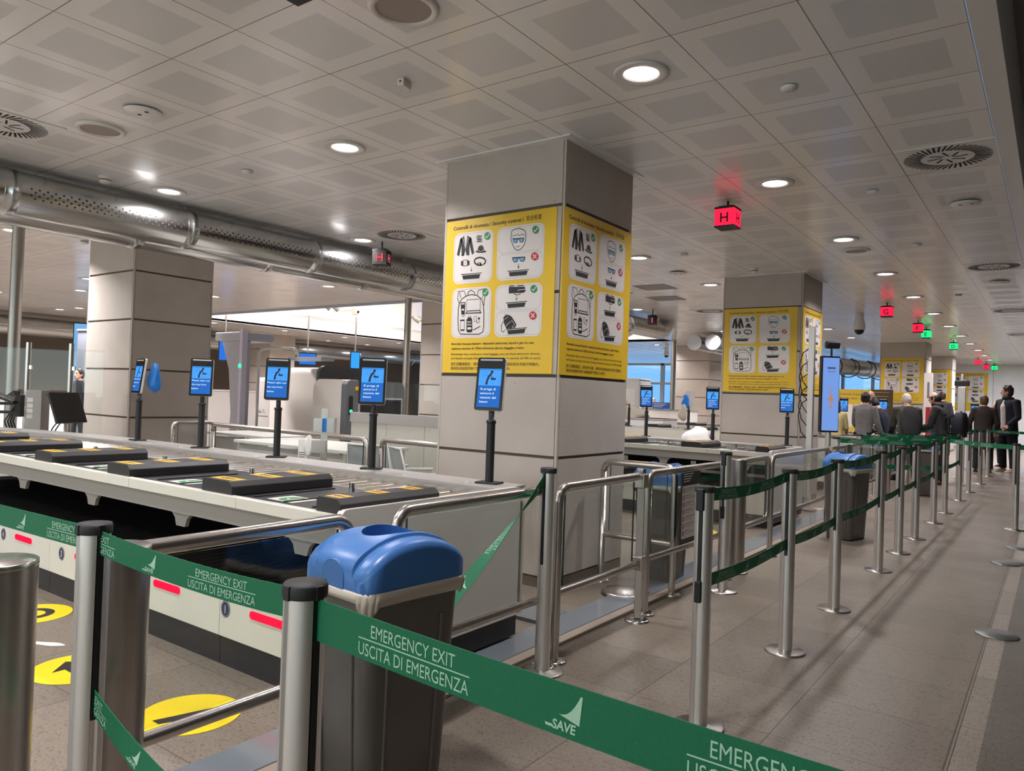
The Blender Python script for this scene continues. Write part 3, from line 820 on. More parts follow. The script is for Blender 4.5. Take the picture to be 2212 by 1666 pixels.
# ---------------------------------------------------------------- green belts
class Ribbon:
    def __init__(s, fn, length, w, n=40):
        s.fn = fn; s.L = length; s.w = w; s.n = n
    def at(s, d, v, off):
        """d distance along, v from the top edge down, off along the face normal"""
        t = min(max(d / s.L, 0), 1)
        p, acr, nor = s.fn(t)
        return p + acr * v + nor * off
def belt(label, p0, p1, w=.055, sag=.006, items=(), twist=None, group='green barrier tapes', end=None, bow=0.0):
    p0 = Vector(p0); p1 = Vector(p1); Lh = (p1 - p0).length
    tdir = (p1 - p0).normalized(); up = Vector((0, 0, 1)); nor0 = tdir.cross(up).normalized(); down = -(nor0.cross(tdir)).normalized()
    def fn(t):
        p = p0.lerp(p1, t) - up * sag * 4 * t * (1 - t) + nor0 * bow * 4 * t * (1 - t)
        if twist:
            a = twist(t); c = p + down * w / 2
            acr = down * math.cos(a) + nor0 * math.sin(a); nr = nor0 * math.cos(a) - down * math.sin(a)
            return c - acr * w / 2, acr, nr
        return p, down, nor0
    R = Ribbon(fn, Lh, w)
    n = 48 if twist else 16
    off = p0.lerp(p1, .5)
    bb = MB(off); th = .0008
    v = []
    for i in range(n + 1):
        d = Lh * i / n
        v += [R.at(d, 0, th), R.at(d, w, th), R.at(d, w, -th), R.at(d, 0, -th)]
    fs = []
    for i in range(n):
        a = i * 4; c = a + 4
        fs += [(a, a + 1, c + 1, c), (a + 1, a + 2, c + 2, c + 1), (a + 2, a + 3, c + 3, c + 2), (a + 3, a, c, c + 3)]
    fs += [(3, 2, 1, 0), (n * 4, n * 4 + 1, n * 4 + 2, n * 4 + 3)]
    bb.add(v, fs)
    o = bb.build('barrier_belt', M['green_belt']); o.location = off
    tag(o, label, 'barrier tape', group)
    pr = MB(off); k = w / .055
    for kind, s0 in items:
        for side in (1, -1):
            def fr(x, y, ww, s0=s0, side=side):
                return R.at(s0 + x if side == 1 else s0 + (.235 if kind == 'text' else .055) - x, (.0285 * k) - y, side * (th + .0006))
            if kind == 'text':
                put_text(pr, 'EMERGENCY EXIT', fr, .1175, .0042 * k, .0165 * k, 0, 0, .178, 'C')
                pr.add([fr(0, .0008 * k, 0), fr(.235, .0008 * k, 0), fr(.235, -.0008 * k, 0), fr(0, -.0008 * k, 0)], [(0, 1, 2, 3)])
                put_text(pr, 'USCITA DI EMERGENZA', fr, 0.001, -.0205 * k, .0165 * k, 0, 0, .233, 'L')
            else:
                def sh(x, y): return fr(x + y * .12, y * k, 0)
                sail = []
                for j in range(9):
                    q = j / 8; sail.append((.020 + .030 * q, -.004 + .024 * q ** 2.6))
                poly = [(.053, -.010)] + [(.053, .020)] + sail[::-1]
                pr.add([sh(*q) for q in poly], [tuple(range(len(poly)))])
                vs, fs2 = text2d('SAVE', .03)
                x0 = min(q[0] for q in vs); x1 = max(q[0] for q in vs); kk = .036 / (x1 - x0)
                pr.add([sh(.012 + (a - x0) * kk, -.020 + b_ * .0135) for a, b_ in vs], fs2)
                pr.add([sh(0, -.0165), sh(.012, -.0165), sh(.012, -.0195), sh(.002, -.0195)], [(0, 1, 2, 3)])
    if items: pr.build('lettering', M['belt_print'], o)
    return o

ZT = .957
TX = lambda *a: [(k, s) for k, s in a]
belt('green EMERGENCY EXIT tape leaving the left edge from the nearest left post', (-3.3, .872, .952), (-1.893, .866, .966), .058, .004, TX(('text', 1.19), ('logo', 1.00), ('text', .62)))
belt('green EMERGENCY EXIT tape between the two nearest belt posts', (-1.82, .866, .962), (-1.094, .855, .962), .056, .010, TX(('text', -.165 + .0), ('logo', .20), ('text', .385)))
belt('green EMERGENCY EXIT tape sweeping from the nearest post out of the lower right corner', (-1.022, .855, .954), (.45, .855, .94), .0715, .014, TX(('text', .105), ('logo', .475), ('text', .675)))
def tw_d(t): return 1.15 * t * t * (1 - .15 * t)
belt('lower green tape twisting down from the nearest left post', (-1.82, .866, .588), (-1.02, .80, .50), .058, .028, TX(('text', -.155), ('logo', .20), ('text', .36)), tw_d)
def tw_e(t): return 1.95 * min(1.0, t / .6)
belt('loose green tape hanging twisted from the post beside the central pillar down behind the bin', (-1.965, 2.985, .955), (-1.955, 2.06, .36), .056, .010, TX(('logo', .08), ('text', .30), ('logo', .68)), tw_e)
rowy = [2.93] + row
for i in range(len(rowy) - 1):
    y0, y1 = rowy[i] + .036, rowy[i + 1] - .036
    L = y1 - y0
    it = [('text', .12)] + ([('logo', .47)] if L > .6 else []) + ([('text', .66)] if L > .95 else []) + ([('logo', 1.0)] if L > 1.1 else [])
    nm = ['first and second', 'second and third', 'third and fourth', 'fourth and fifth', 'fifth and sixth', 'sixth and seventh', 'seventh and eighth', 'eighth and ninth', 'ninth and tenth'][i]
    if i < 8:
        belt('upper green tape between the %s posts of the aisle row' % nm, (-1.15, y0, .966), (-1.15, y1, .966), .053, .022, it)
    if i < 6 or i == 7:
        belt('lower green tape between the %s posts of the aisle row' % nm, (-1.15, y0, .612), (-1.15, y1, .606), .053, .016, it)
for k, (a, c, z, lb) in enumerate([((-2.0, 9.15), (-1.18, 10.0), .965, 'green tape crossing from the post behind the third bin to the aisle row'),
        ((-2.05, 10.6), (-1.18, 11.1), .968, 'second green tape crossing to the aisle row beyond the totem'),
        ((-2.05, 10.62), (-1.2, 11.2), .60, 'lower green tape crossing to the aisle row beyond the totem'),
        ((-2.03, 11.7), (-1.18, 12.85), .965, 'third green tape crossing behind the aisle posts'),
        ((-2.06, 15.3), (-1.63, 17.6), .965, 'distant green tape behind the blue lid of the fourth bin'),
        ((-1.57, 17.6), (-1.16, 18.28), .965, 'distant green tape at waist height of the brown coat'),
        ((-1.10, 18.28), (-.18, 18.4), .965, 'distant green tape in front of the tall man'),
        ((-1.12, 11.14), (-.40, 10.22), .965, 'green tape from the aisle row to the post at the right edge'),
        ((-.33, 10.2), (.6, 10.1), .965, 'green tape leaving the right edge of the picture')]):
    it = [('text', .10), ('logo', .45), ('text', .60)] if (Vector(a) - Vector(c)).length > .84 else [('text', .06), ('logo', .38)]
    belt(lb, (a[0], a[1], z), (c[0], c[1], z - .004), .053, .010, it)

# ---------------------------------------------------------------- steel bollards and rails
def bollard(label, x, y, r, h):
    t = thing('bollard', label, 'bollard', (x, y, 0))
    bb = MB(); bb.cyl((0, 0, .01), (0, 0, h - .012), r, n=64, caps=False); bb.build('tube', M['steel_v'], t)
    bb = MB(); bb.lathe([(r, h - .014), (r + .0008, h - .012), (r + .0008, h - .002), (r - .002, h), (.0001, h)], n=64); bb.build('top_disc', M['steel'], t)
    bb = MB(); bb.lathe([(r + .03, 0), (r + .03, .010), (r, .012)], n=48); bb.build('flange', M['steel'], t)
bollard('thick brushed steel bollard cut by the left edge', -1.988, .712, .083, .892)
bollard('thick brushed steel bollard behind the nearest left belt post', -1.965, .978, .079, .892)
bollard('slim steel column behind the belt post by the notice frame', -2.0, 5.78, .062, .885)
bollard('steel column beside the belt post behind the third bin', -2.02, 9.55, .062, .885)
bollard('distant steel column by the crossing tapes', -2.05, 12.1, .062, .885)

def arc2(c, r, a0, a1, n=6):
    return [(c[0] + r * math.cos(math.radians(a0 + (a1 - a0) * i / n)), c[1] + r * math.sin(math.radians(a0 + (a1 - a0) * i / n))) for i in range(n + 1)]
def rail(label, p0, p1, legs=(True, True), zt=.865, zl=.34, pane=True, R=.0235, lower=True, feet=(True, True), loop=False, name='guard_rail', group='tubular steel guard rails'):
    """tubular frame from p0 to p1 (plan points)"""
    p0 = Vector((*p0, 0)); p1 = Vector((*p1, 0)); L = (p1 - p0).length; d = (p1 - p0).normalized()
    t = thing(name, label, 'guard rail', p0, 0, group)
    fr = lambda u, z: d * u + Vector((0, 0, z))
    path = []; rb = .07
    if legs[0]: path += [(0, 0.01), (0, zt - rb)] + arc2((rb, zt - rb), rb, 180, 90)
    else: path += [(0, zt)]
    if legs[1]:
        if loop: path += arc2((L - rb, zt - rb), rb, 90, 0) + arc2((L - rb, zl + rb), rb, 0, -90) + [(0.03, zl)]
        else: path += arc2((L - rb, zt - rb), rb, 90, 0) + [(L, 0.01)]
    else: path += [(L, zt)]
    bb = MB(); bb.tube([fr(*q) for q in path], R, 18); bb.build('frame_tube', M['steel'], t)
    if lower and not loop:
        bb = MB(); bb.tube([fr(.0, zl), fr(L, zl)], R * .86, 16); bb.build('lower_tube', M['steel'], t)
    if pane:
        bb = MB(); n = Vector((-d.y, d.x, 0)) * .004
        a, c = .055 if legs[0] else .03, L - (.055 if legs[1] else .03)
        f2 = Fr((0, 0, 0), d, (0, 0, 1)); bb.prism([(a, zl + .03), (c, zl + .03), (c, zt - .03), (a, zt - .03)], f2, -.004, .004)
        bb.build('glass_pane', M['glass'], t)
        bb = MB()
        for u in (a, c): bb.prism([(u - .0015, zl + .03), (u + .0015, zl + .03), (u + .0015, zt - .03), (u - .0015, zt - .03)], f2, -.0045, .0045)
        bb.build('pane_edge', M['glass_edge'], t)
    for i, u in enumerate((0, L)):
        if legs[i] and feet[i] and not (loop and i == 1):
            bb = MB(); q = fr(u, 0)
            bb.lathe([(.068, 0), (.068, .006), (.055, .014), (.026, .016)], q, 36)
            for k in range(3):
                a = 2 * PI * k / 3 + .4
                bb.lathe([(.008, .009), (.008, .016), (.0001, .019)], q + Vector((.05 * math.cos(a), .05 * math.sin(a), 0)), 12)
            bb.build('foot_flange', M['chrome'], t)
    return t, fr
rail('steel rail with glass between the thick bollard and the nearest bin', (-2.0, 1.05), (-2.0, 1.80), (False, True))
rail('steel rail with glass behind the nearest bin, in front of the conveyor end', (-2.0, 2.03), (-2.0, 3.07))
t, fr = rail('swing gate rail beside the central pillar, held by a square hinge post', (-2.0, 3.17), (-2.0, 4.02), (True, False))
t = thing('hinge_post', 'square steel hinge post with two clamp blocks left of the notice', 'post', (-2.0, 4.085, 0))
bb = MB(); bb.obox((0, 0, .45), .042, .042, .86, .5); bb.build('upright', M['steel'], t, .004)
for z in (.835, .345):
    bb = MB(); bb.obox((0, 0, z), .068, .068, .085, 0); bb.build('clamp_block', M['steel'], t, .006)
bb = MB(); bb.obox((0, 0, .895), .040, .040, .03, 0); bb.build('cap_block', M['chrome'], t, .004)
bb = MB(); bb.lathe([(.075, 0), (.075, .006), (.06, .014), (.03, .016)], n=36); bb.build('foot_flange', M['chrome'], t)
rail('steel rail frame carrying the prohibited-items notice', (-2.03, 4.24), (-2.0, 5.50))
rail('short cross rail between the central pillar and the notice frame', (-2.652, 4.80), (-2.10, 4.80))
rail('steel gate frame with rounded corner left of the second conveyor end', (-2.0, 5.86), (-2.0, 6.52), (False, True), loop=True)
rail('long steel rail with glass in front of the second conveyor end', (-2.0, 6.62), (-2.0, 8.6))
rail('steel rail behind the third bin', (-2.0, 8.7), (-2.0, 9.45), (False, False))
rail('steel rail frame behind the crossing tapes', (-2.0, 9.7), (-2.0, 11.9))
rail('far steel rail frame with rounded ends in front of the person with the black backpack', (-2.62, 14.3), (-1.95, 14.3))
rail('far steel rail frame beside the totem foot', (-3.1, 12.2), (-2.2, 12.3))
rail('distant steel rail beyond the crossing tapes', (-2.0, 12.3), (-2.0, 14.1))
# rails behind the first conveyor
rail('small steel rail frame in front of the plain left pillar', (-7.87, 4.46), (-7.80, 4.92), pane=True, zt=.90)
rail('long steel rail behind the first conveyor, in front of the white tables', (-7.35, 4.62), (-4.79, 4.48), zt=.90)
rail('steel rail in front of the two mesh chairs', (-4.71, 4.57), (-3.90, 4.50), zt=.90)

# notice with round red symbols
t = thing('notice_board', 'black and white notice with red round symbols on the steel rail frame', 'notice', (-2.0, 4.64, .375))
fr = Fr((.012, 0, 0), (0, 1, 0), (0, 0, 1))
bb = MB(); bb.prism([(0, 0), (.31, 0), (.31, .475), (0, .475)], fr, 0, .008); bb.build('board', M['black'], t)
bb = MB(); bb.poly(rrect(.008, .035, .302, .385, .012), fr, .0092); bb.build('white_field', M['poster_white'], t)
bb = MB(); rr = MB(); wh = MB()
for k in range(7):
    y = .360 - k * .047
    rr.poly(circ(.036, y - .006, .0165, n=20), fr, .0100)
    wh.poly(circ(.036, y - .006, .0085, n=14), fr, .0106)
    bb.stroke([(.030, y - .012), (.042, y)], .003, fr, .0112)
    for j in range(3):
        bb.stroke([(.062, y + .007 - j * .0105), (.062 + [.10, .06, .03, .12, .07][(k * 2 + j * 3) % 5] + .06, y + .007 - j * .0105)], .0042 if j == 0 else .0026, fr, .0100)
for k in range(4): wh.stroke([(.02, .462 - k * .016), (.19 - .02 * k, .462 - k * .016)], .006, fr, .0100)
rr.build('red_symbols', M['crossc'], t); wh.build('pale_marks', M['poster_white'], t); bb.build('text_lines', M['ink_grey'], t)

# ---------------------------------------------------------------- bins
def loft(bb, sections, mi=0, cap0=True, cap1=True):
    n = len(sections[0]); v = [p for s in sections for p in s]; fs = []
    for i in range(len(sections) - 1):
        fs += [(i * n + j, i * n + (j + 1) % n, (i + 1) * n + (j + 1) % n, (i + 1) * n + j) for j in range(n)]
    bb.add(v, fs, mi, True)
    if cap0: bb.add(sections[0], [tuple(range(n))[::-1]], mi)
    if cap1: bb.add(sections[-1], [tuple(range(n))], mi)
def boolean_cut(o, cutter):
    md = o.modifiers.new('cut', 'BOOLEAN'); md.operation = 'DIFFERENCE'; md.object = cutter; md.solver = 'EXACT'
    dg = bpy.context.evaluated_depsgraph_get(); dg.update()
    me = bpy.data.meshes.new_from_object(o.evaluated_get(dg))
    o.modifiers.clear(); old = o.data; nm = old.name; o.data = me; bpy.data.meshes.remove(old); me.name = nm
    cm = cutter.data; bpy.data.objects.remove(cutter); bpy.data.meshes.remove(cm)

def litter_bin(seed=1):
    rnd = random.Random(seed)
    t = thing('litter_bin', 'x', 'bin')
    HX, HY = .160, .205
    bb = MB(); secs = []
    for z, k in ((.012, .80), (.02, .815), (.30, .88), (.62, .955), (.685, .968), (.70, .985), (.706, .985)):
        secs.append([Vector((x, y, z)) for x, y in rrect(-HX * k, -HY * k, HX * k, HY * k, .045, 6)])
    loft(bb, secs, 0, True, False)
    inner = [[Vector((p.x * .96, p.y * .96, p.z)) for p in secs[-1]], [Vector((p.x * .93, p.y * .93, .45)) for p in secs[-2]]]
    loft(bb, inner[::1], 0, False, True)
    # moulded vertical grooves on each face
    bb.build('body', M['bin_grey'], t)
    bb = MB()
    for sx in (-1, 1):
        for sy in (-1, 1): bb.box(sx * .10 - .02, sy * .13 - .02, 0, sx * .10 + .02, sy * .13 + .02, .014)
    bb.build('foot_pads', M['rubber'], t)
    for sgn in (-1, 1):
        bb = MB()
        for xx in (-.085, .085):
            bb.tube([(xx * .9, sgn * HY * .822, .05), (xx, sgn * HY * .958, .60)], .006, 8)
        bb.build('rib', M['bin_grey'], t)
        bb = MB()
        for yy in (-.11, .11):
            bb.tube([(sgn * HX * .822, yy * .9, .05), (sgn * HX * .958, yy, .60)], .006, 8)
        bb.build('rib', M['bin_grey'], t)
    # lid: barrel-arched hood
    LX, LY, zb = .168, .213, .700
    bb = MB(); secs = []
    ts = [-1, -.985, -.95, -.90, -.80] + [-.7 + .14 * i for i in range(11)] + [.80, .90, .95, .985, 1]
    for q in ts:
        y = LY * q
        e = max(0, (abs(q) - .80) / .20); cr = .045
        w = LX - cr * (1 - math.sqrt(max(0, 1 - e * e)))
        zt = .802 + .068 * (1 - abs(q) ** 2.2)
        if e > 0: zt -= .022 * (1 - math.sqrt(max(0, 1 - e * e)))
        r = .030; pts = [(-w, zb), (-w, zt - r - .018)]
        for i in range(1, 6):
            a = PI - (PI / 2) * i / 5; pts.append((-w + r + r * math.cos(a), zt - r - .018 + r * math.sin(a)))
        dp = .012 + .010 * max(0, (abs(q) - .55) / .45)
        pts[2:] = [(a_, c_ - dp + .012) for a_, c_ in pts[2:]]
        hi = zt - .006
        pts += [(-.098, zt - .006 - dp), (-.094, hi - .002), (-.088, hi), (.088, hi), (.094, hi - .002), (.098, zt - .006 - dp)]
        for i in range(0, 5):
            a = PI / 2 - (PI / 2) * i / 5; pts.append((w - r + r * math.cos(a), zt - r - .018 + r * math.sin(a) - dp + .012))
        pts += [(w, zt - r - .018), (w, zb)]
        secs.append([Vector((px, y, pz)) for px, pz in pts])
    n = len(secs[0]); v = [p for s in secs for p in s]
    fs = []
    for i in range(len(secs) - 1):
        fs += [(i * n + j, (i + 1) * n + j, (i + 1) * n + j + 1, i * n + j + 1) for j in range(n - 1)]
        fs.append((i * n + n - 1, (i + 1) * n + n - 1, (i + 1) * n, i * n))
    fs += [tuple(range(n)), tuple((len(secs) - 1) * n + j for j in range(n))[::-1]]
    bb.add(v, fs, 0, True)
    lid = bb.build('lid', M['blue_lid'], t, autosmooth=42)
    cu = MB(); cu.prism(circ(.0, .030, .086, .122, 44), Fr((0, 0, 0), (1, 0, 0), (0, 1, 0)), .790, 1.0)
    cutter = cu.build('cut', M['blue_lid'])
    boolean_cut(lid, cutter)
    lid.data.set_sharp_from_angle(angle=math.radians(42))
    bv = lid.modifiers.new('bevel', 'BEVEL'); bv.width = .004; bv.segments = 2; bv.limit_method = 'ANGLE'; bv.angle_limit = math.radians(50)
    door = [(-.062, 0), (.062, 0), (.062, .055)] + arc2((.0, .055), .062, 0, 180, 12)[1:]
    for sgn in (-1, 1):
        bb = MB(); fr = Fr((0, sgn * (LY - .004), zb + .004), (sgn * -1, 0, 0) if sgn > 0 else (1, 0, 0), (0, 0, 1))
        bb.prism([(a * .9, c * .78) for a, c in door], fr, -.004, .0065); bb.build('end_boss', M['blue_lid'], t, .003)
    # liner folded over the rim
    bb = MB(); N = 120; base = rrect(-HX - .006, -HY - .006, HX + .006, HY + .006, .05, 9); nb = len(base)
    ring = []
    for i in range(N):
        f = i / N * nb; a = base[int(f) % nb]; c = base[(int(f) + 1) % nb]; ring.append(Vector(a).lerp(Vector(c), f - int(f)))
    ph = [rnd.uniform(0, 6.28) for _ in range(8)]
    def wav(i, k): return sum(math.sin(2 * PI * i / N * m + ph[m] + k) / m ** .6 for m in (2, 3, 5, 7)) / 2.6
    rows = []
    for q in range(7):
        f = q / 6
        rowp = []
        for i in range(N):
            drop = .048 + .046 * wav(i, .3)
            nrm = ring[i].normalized()
            fold = (.003 + .006 * math.sin(PI * f)) + .0040 * f * math.sin(2 * PI * i / N * 17 + ph[1] + 3 * f) + .003 * wav(i * 5, f * 4) + rnd.uniform(-.0012, .0012)
            rowp.append(Vector((ring[i].x + nrm.x * fold, ring[i].y + nrm.y * fold, .712 - drop * f - .004 * math.sin(2 * PI * i / N * 9 + ph[2] + f * 3) * f)))
        rows.append(rowp)
    loft(bb, rows, 0, False, False)
    ln = bb.build('bin_liner', M['liner'], t)
    sd = ln.modifiers.new('thick', 'SOLIDIFY'); sd.thickness = .0015
    return t
b1 = litter_bin(3)
b1.location = (-1.775, 1.765, 0); b1.rotation_euler = (0, 0, math.radians(-5)); b1['label'] = 'nearest grey bin with a blue lid, behind the nearest belt post'; b1['group'] = 'grey bins with blue lids'
dup(b1, (-2.345, 5.16, 0), math.radians(4), 'blue-lidded bin behind the glass of the notice frame', 'grey bins with blue lids')
dup(b1, (-1.70, 8.12, 0), math.radians(-14), 'blue-lidded bin standing by the aisle row in front of the totem', 'grey bins with blue lids')
dup(b1, (-1.62, 13.2, 0), math.radians(10), 'distant blue-lidded bin behind the crossing tapes', 'grey bins with blue lids')
t = thing('round_base', 'low round steel base on the floor behind the hinge post', 'base', (-2.335, 4.58, 0))
bb = MB(); bb.lathe([(.155, 0), (.160, .006), (.160, .022), (.150, .028), (.05, .040), (.0001, .041)], n=56); bb.build('disc', M['steel'], t)
bb = MB(); bb.lathe([(.163, 0), (.163, .007)], n=56); bb.build('rubber_ring', M['rubber'], t)
# ---------------------------------------------------------------- tray conveyors
def roll_y1(x):   # back rail line (front edge) of the first conveyor: straight, then bending at its far left
    if x > -6.5: return 3.115
    return 3.115 - .062 * (-6.5 - x) - .055 * (-6.5 - x) ** 2
def conveyor(label):
    ox, oy = -2.32, 2.06
    t = thing('tray_conveyor', label, 'conveyor', (ox, oy, 0), 0, 'black and white tray conveyors')
    off = (ox, oy, 0); XE = -8.9; XD = -8.0
    # end panel with rounded top corners
    fr = Fr((ox, 2.045, 0), (0, 1, 0), (0, 0, 1))
    bb = MB(off); poly = [(0, .145), (1.245, .145), (1.245, .815)] + arc2((1.225, .81), .02, 0, 90, 4) + arc2((.03, .80), .03, 90, 180, 5)
    bb.prism(poly, fr, -.034, 0); bb.build('end_panel', M['white_enamel'], t, .004)
    bb = MB(off); bb.box(ox - .25, 2.10, .035, ox - .012, 3.30, .145); bb.box(ox - .20, 2.30, 0, ox - .15, 2.35, .035); bb.box(ox - .20, 3.1, 0, ox - .15, 3.15, .035)
    bb.build('plinth', M['black'], t)
    # front rail strip in sections
    xs = [ox - .035, -3.03, -4.0, -4.97, -5.94, -6.91, -7.9]
    for a, c in zip(xs[:-1], xs[1:]):
        bb = MB(off); bb.box(c + .0015, 2.032, .756, a - .0015, 2.075, .808); bb.build('front_rail', M['cream'], t, .003)
    bb = MB(off); bb.box(-7.9, 2.060, .672, ox - .035, 2.10, .757); bb.build('support_beam', M['grey_enamel'], t)
    # desk top
    bb = MB(off); bb.box(-7.9, 2.05, .775, ox - .035, 2.705, .803); bb.build('desk_top', M['desk_black'], t, .002)
    bb = MB(off); bb.box(-7.9, 2.70, .70, ox - .035, 2.735, .800); bb.build('inner_rail', M['steel'], t)
    # divider blocks with yellow arrow stickers
    for k in range(6):
        x1 = -2.345 - .03 - .945 * k if k else -2.345
        wd = .15 if k == 0 else .245
        x1 = -2.345 if k == 0 else -2.185 - .945 * k + .03
        x0 = x1 - wd
        prof = [(x0, .803), (x1, .803), (x1, .846), (x1 - .028, .870), (x0 + .012, .870), (x0, .858)]
        f2 = Fr((0, 2.058, 0), (1, 0, 0), (0, 0, 1))
        bb = MB(off); bb.prism(prof, f2, -.60, 0)
        blk = bb.build('divider_block', M['tray_black'], t, .004)
        f3 = Fr((0, 0, .8706), (1, 0, 0), (0, 1, 0))
        for j in range(3):
            sy = MB(off); yy = 2.085 + j * .215; xa, xb = x0 + .02, x1 - .035
            sy.poly([(xa, yy), (xb, yy), (xb, yy + .075), (xa, yy + .075)], f3)
            m = (xa + xb) / 2; h = min(.055, (xb - xa) * .36)
            sy.poly([(m - h, yy + .0375), (m - h * .35, yy + .06), (m - h * .35, yy + .046), (m + h, yy + .046), (m + h, yy + .029), (m - h * .35, yy + .029), (m - h * .35, yy + .015)], f3, .0006, 1)
            sy.build('arrow_sticker', [M['yellow_st'], M['ink']], blk)
        # tray bay left of the block: guide strips, peg, instruction label
        bx = x1 - .945 + .03 if k else x0 - .72
        bx = x0 - .68
        bb = MB(off)
        for xx in (x0 - .10, x0 - .30, x0 - .52):
            bb.box(xx - .006, 2.12, .803, xx + .006, 2.60, .808)
        tag(bb.build('guide_strips', M['rubber'], t), None, None)
        bb = MB(off); bb.cyl((x0 - .41, 2.62, .803), (x0 - .41, 2.62, .845), .014, n=20); bb.build('peg', M['chrome'], t)
        bb = MB(off); f5 = Fr((0, 0, .8036), (1, 0, 0), (0, 1, 0)); xc = x0 - .355
        bb.poly(rrect(xc - .095, 2.135, xc + .095, 2.285, .01), f5, 0, 0)
        bb.poly(circ(xc, 2.21, .062, .062, 28), f5, .0005, 1)
        bb.stroke([(xc - .030, 2.212), (xc - .008, 2.190), (xc + .034, 2.236)], .016, f5, .001, 0)
        bb.build('instruction_label', [M['poster_white'], M['tick']], t)
    # rollers
    x = ox - .115; n = 0
    while x > XD:
        y1 = roll_y1(x) + .01
        bb = MB(off); bb.cyl((x, 2.735, .775), (x, y1, .775), .0245, n=18)
        bb.build('roller', M['roller'], t); x -= .1055; n += 1
    # back rail (bent at the far left)
    pts = [ox - .034 - .25 * i for i in range(27)]
    def strip(dy0, z0, dy1, z1):
        bb = MB(off); v = []; fs = []
        for xx in pts:
            y = roll_y1(xx); v += [(xx, y + dy0, z0), (xx, y + dy1, z0), (xx, y + dy1, z1), (xx, y + dy0, z1)]
        for i in range(len(pts) - 1):
            a = i * 4; c = a + 4
            fs += [(a, c, c + 1, a + 1), (a + 1, c + 1, c + 2, a + 2), (a + 2, c + 2, c + 3, a + 3), (a + 3, c + 3, c, a)]
        fs += [(0, 1, 2, 3), tuple(len(v) - 4 + i for i in (3, 2, 1, 0))]
        bb.add(v, fs); return bb
    strip(0, .70, .012, .822).build('side_guard', M['steel'], t)
    strip(-.004, .818, .265, .830).build('back_rail', mat('pale_rail', (.36, .345, .33), .35) if 'pale_rail' not in bpy.data.materials else bpy.data.materials['pale_rail'], t)
    strip(.245, .13, .265, .818).build('back_panel', M['cream'], t)
    bb = MB(off)
    for k in range(14):
        xx = ox - .30 - .48 * k; y = roll_y1(xx) + .08; bb.cyl((xx, y, .829), (xx, y, .832), .016, n=14)
    bb.build('rail_caps', M['paper'], t)
    # bed under the rollers, lower return lane, legs
    bb = MB(off); bb.box(-7.9, 2.74, .60, ox - .05, 3.10, .735); bb.build('roller_bed', M['void'], t)
    bb = MB(off); bb.box(-7.9, 2.10, .355, ox - .04, 3.30, .375); bb.box(-7.9, 3.26, .375, ox - .04, 3.30, .64); bb.build('return_lane', M['void'], t)
    x = ox - .12
    lower = MB(off)
    while x > -7.9:
        lower.cyl((x, 2.12, .395), (x, 3.24, .395), .02, n=8); x -= .075
    lower.build('return_rollers', M['void'], t)['kind'] = 'stuff'
    for k in range(6):
        xx = -2.62 - .95 * k
        bb = MB(off); bb.box(xx - .035, 2.98, .02, xx + .035, 3.05, .62); bb.box(xx - .008, 2.975, .38, xx + .008, 2.982, .60); bb.build('leg', M['steel'], t)
        bb = MB(off); f6 = Fr((0, 2.085, 0), (1, 0, 0), (0, 0, 1))
        bb.prism([(xx - .10, .675), (xx + .10, .675), (xx + .055, .640), (xx + .04, .60), (xx - .04, .60), (xx - .055, .640)], f6, -.02, 0); bb.build('bracket', M['grey_enamel'], t)
    bb = MB(off); bb.box(-7.9, 3.05, .44, ox - .05, 3.07, .475); bb.build('cable_tray', M['steel'], t)
    # lower front: white panels, red strips, number badges, kick plates
    px = [ox - .04, -3.19, -4.14, -5.02, -5.97, -6.92, -7.9]
    for k, (a, c) in enumerate(zip(px[:-1], px[1:])):
        bb = MB(off); bb.box(c + .002, 2.078, .135, a - .002, 2.10, .392); bb.build('front_panel', M['cream'], t, .002)
        bb = MB(off); bb.box(c + .002, 2.088, .0, a - .002, 2.11, .133); bb.build('kick_plate', M['black'], t)
        f7 = Fr((0, 2.077, 0), (1, 0, 0), (0, 0, 1)); mx = c + (a - c) * .72
        if k > 0: mx = [0, -3.66, -4.55, -5.40, -6.45, -7.4][k]
        else: mx = -2.825
        bb = MB(off); bb.prism(rrect(mx - .125, .262, mx + .125, .298, .017), f7, 0, .004); bb.build('red_light_strip', M['red_strip'], t)
    for nx, ch in ((-3.142, '1'), (-4.10, '2'), (-4.852, '3'), (-5.72, '4'), (-6.6, '5')):
        f7 = Fr((0, 2.0765, 0), (1, 0, 0), (0, 0, 1)); bb = MB(off)
        bb.poly(circ(nx, .268, .036, .040, 28), f7, 0, 0); bb.poly(circ(nx, .268, .032, .036, 28), f7, .0006, 1); bb.poly(circ(nx, .268, .030, .034, 28), f7, .0010, 0)
        put_text(bb, ch, f7, nx, .248, .040, .0016, 1, None, 'C')
        bb.build('number_badge', [M['num_navy'], M['poster_white']], t)
    return t
cv = conveyor('long roller tray conveyor with black divider blocks, nearest the viewer')
dup(cv, (-2.32 - .11, 2.06 + 5.98, 0), 0, 'second tray conveyor, its end panel left of the third bin', 'black and white tray conveyors')
c3 = dup(cv, (-2.55, 13.85, 0), 0, 'third tray conveyor seen from its plain cream back, beyond the second one', 'black and white tray conveyors'); c3.scale = (1, -1, 1)
dup(cv, (-2.75, 15.6, 0), 0, 'fourth tray conveyor where the people lift out trays', 'black and white tray conveyors')

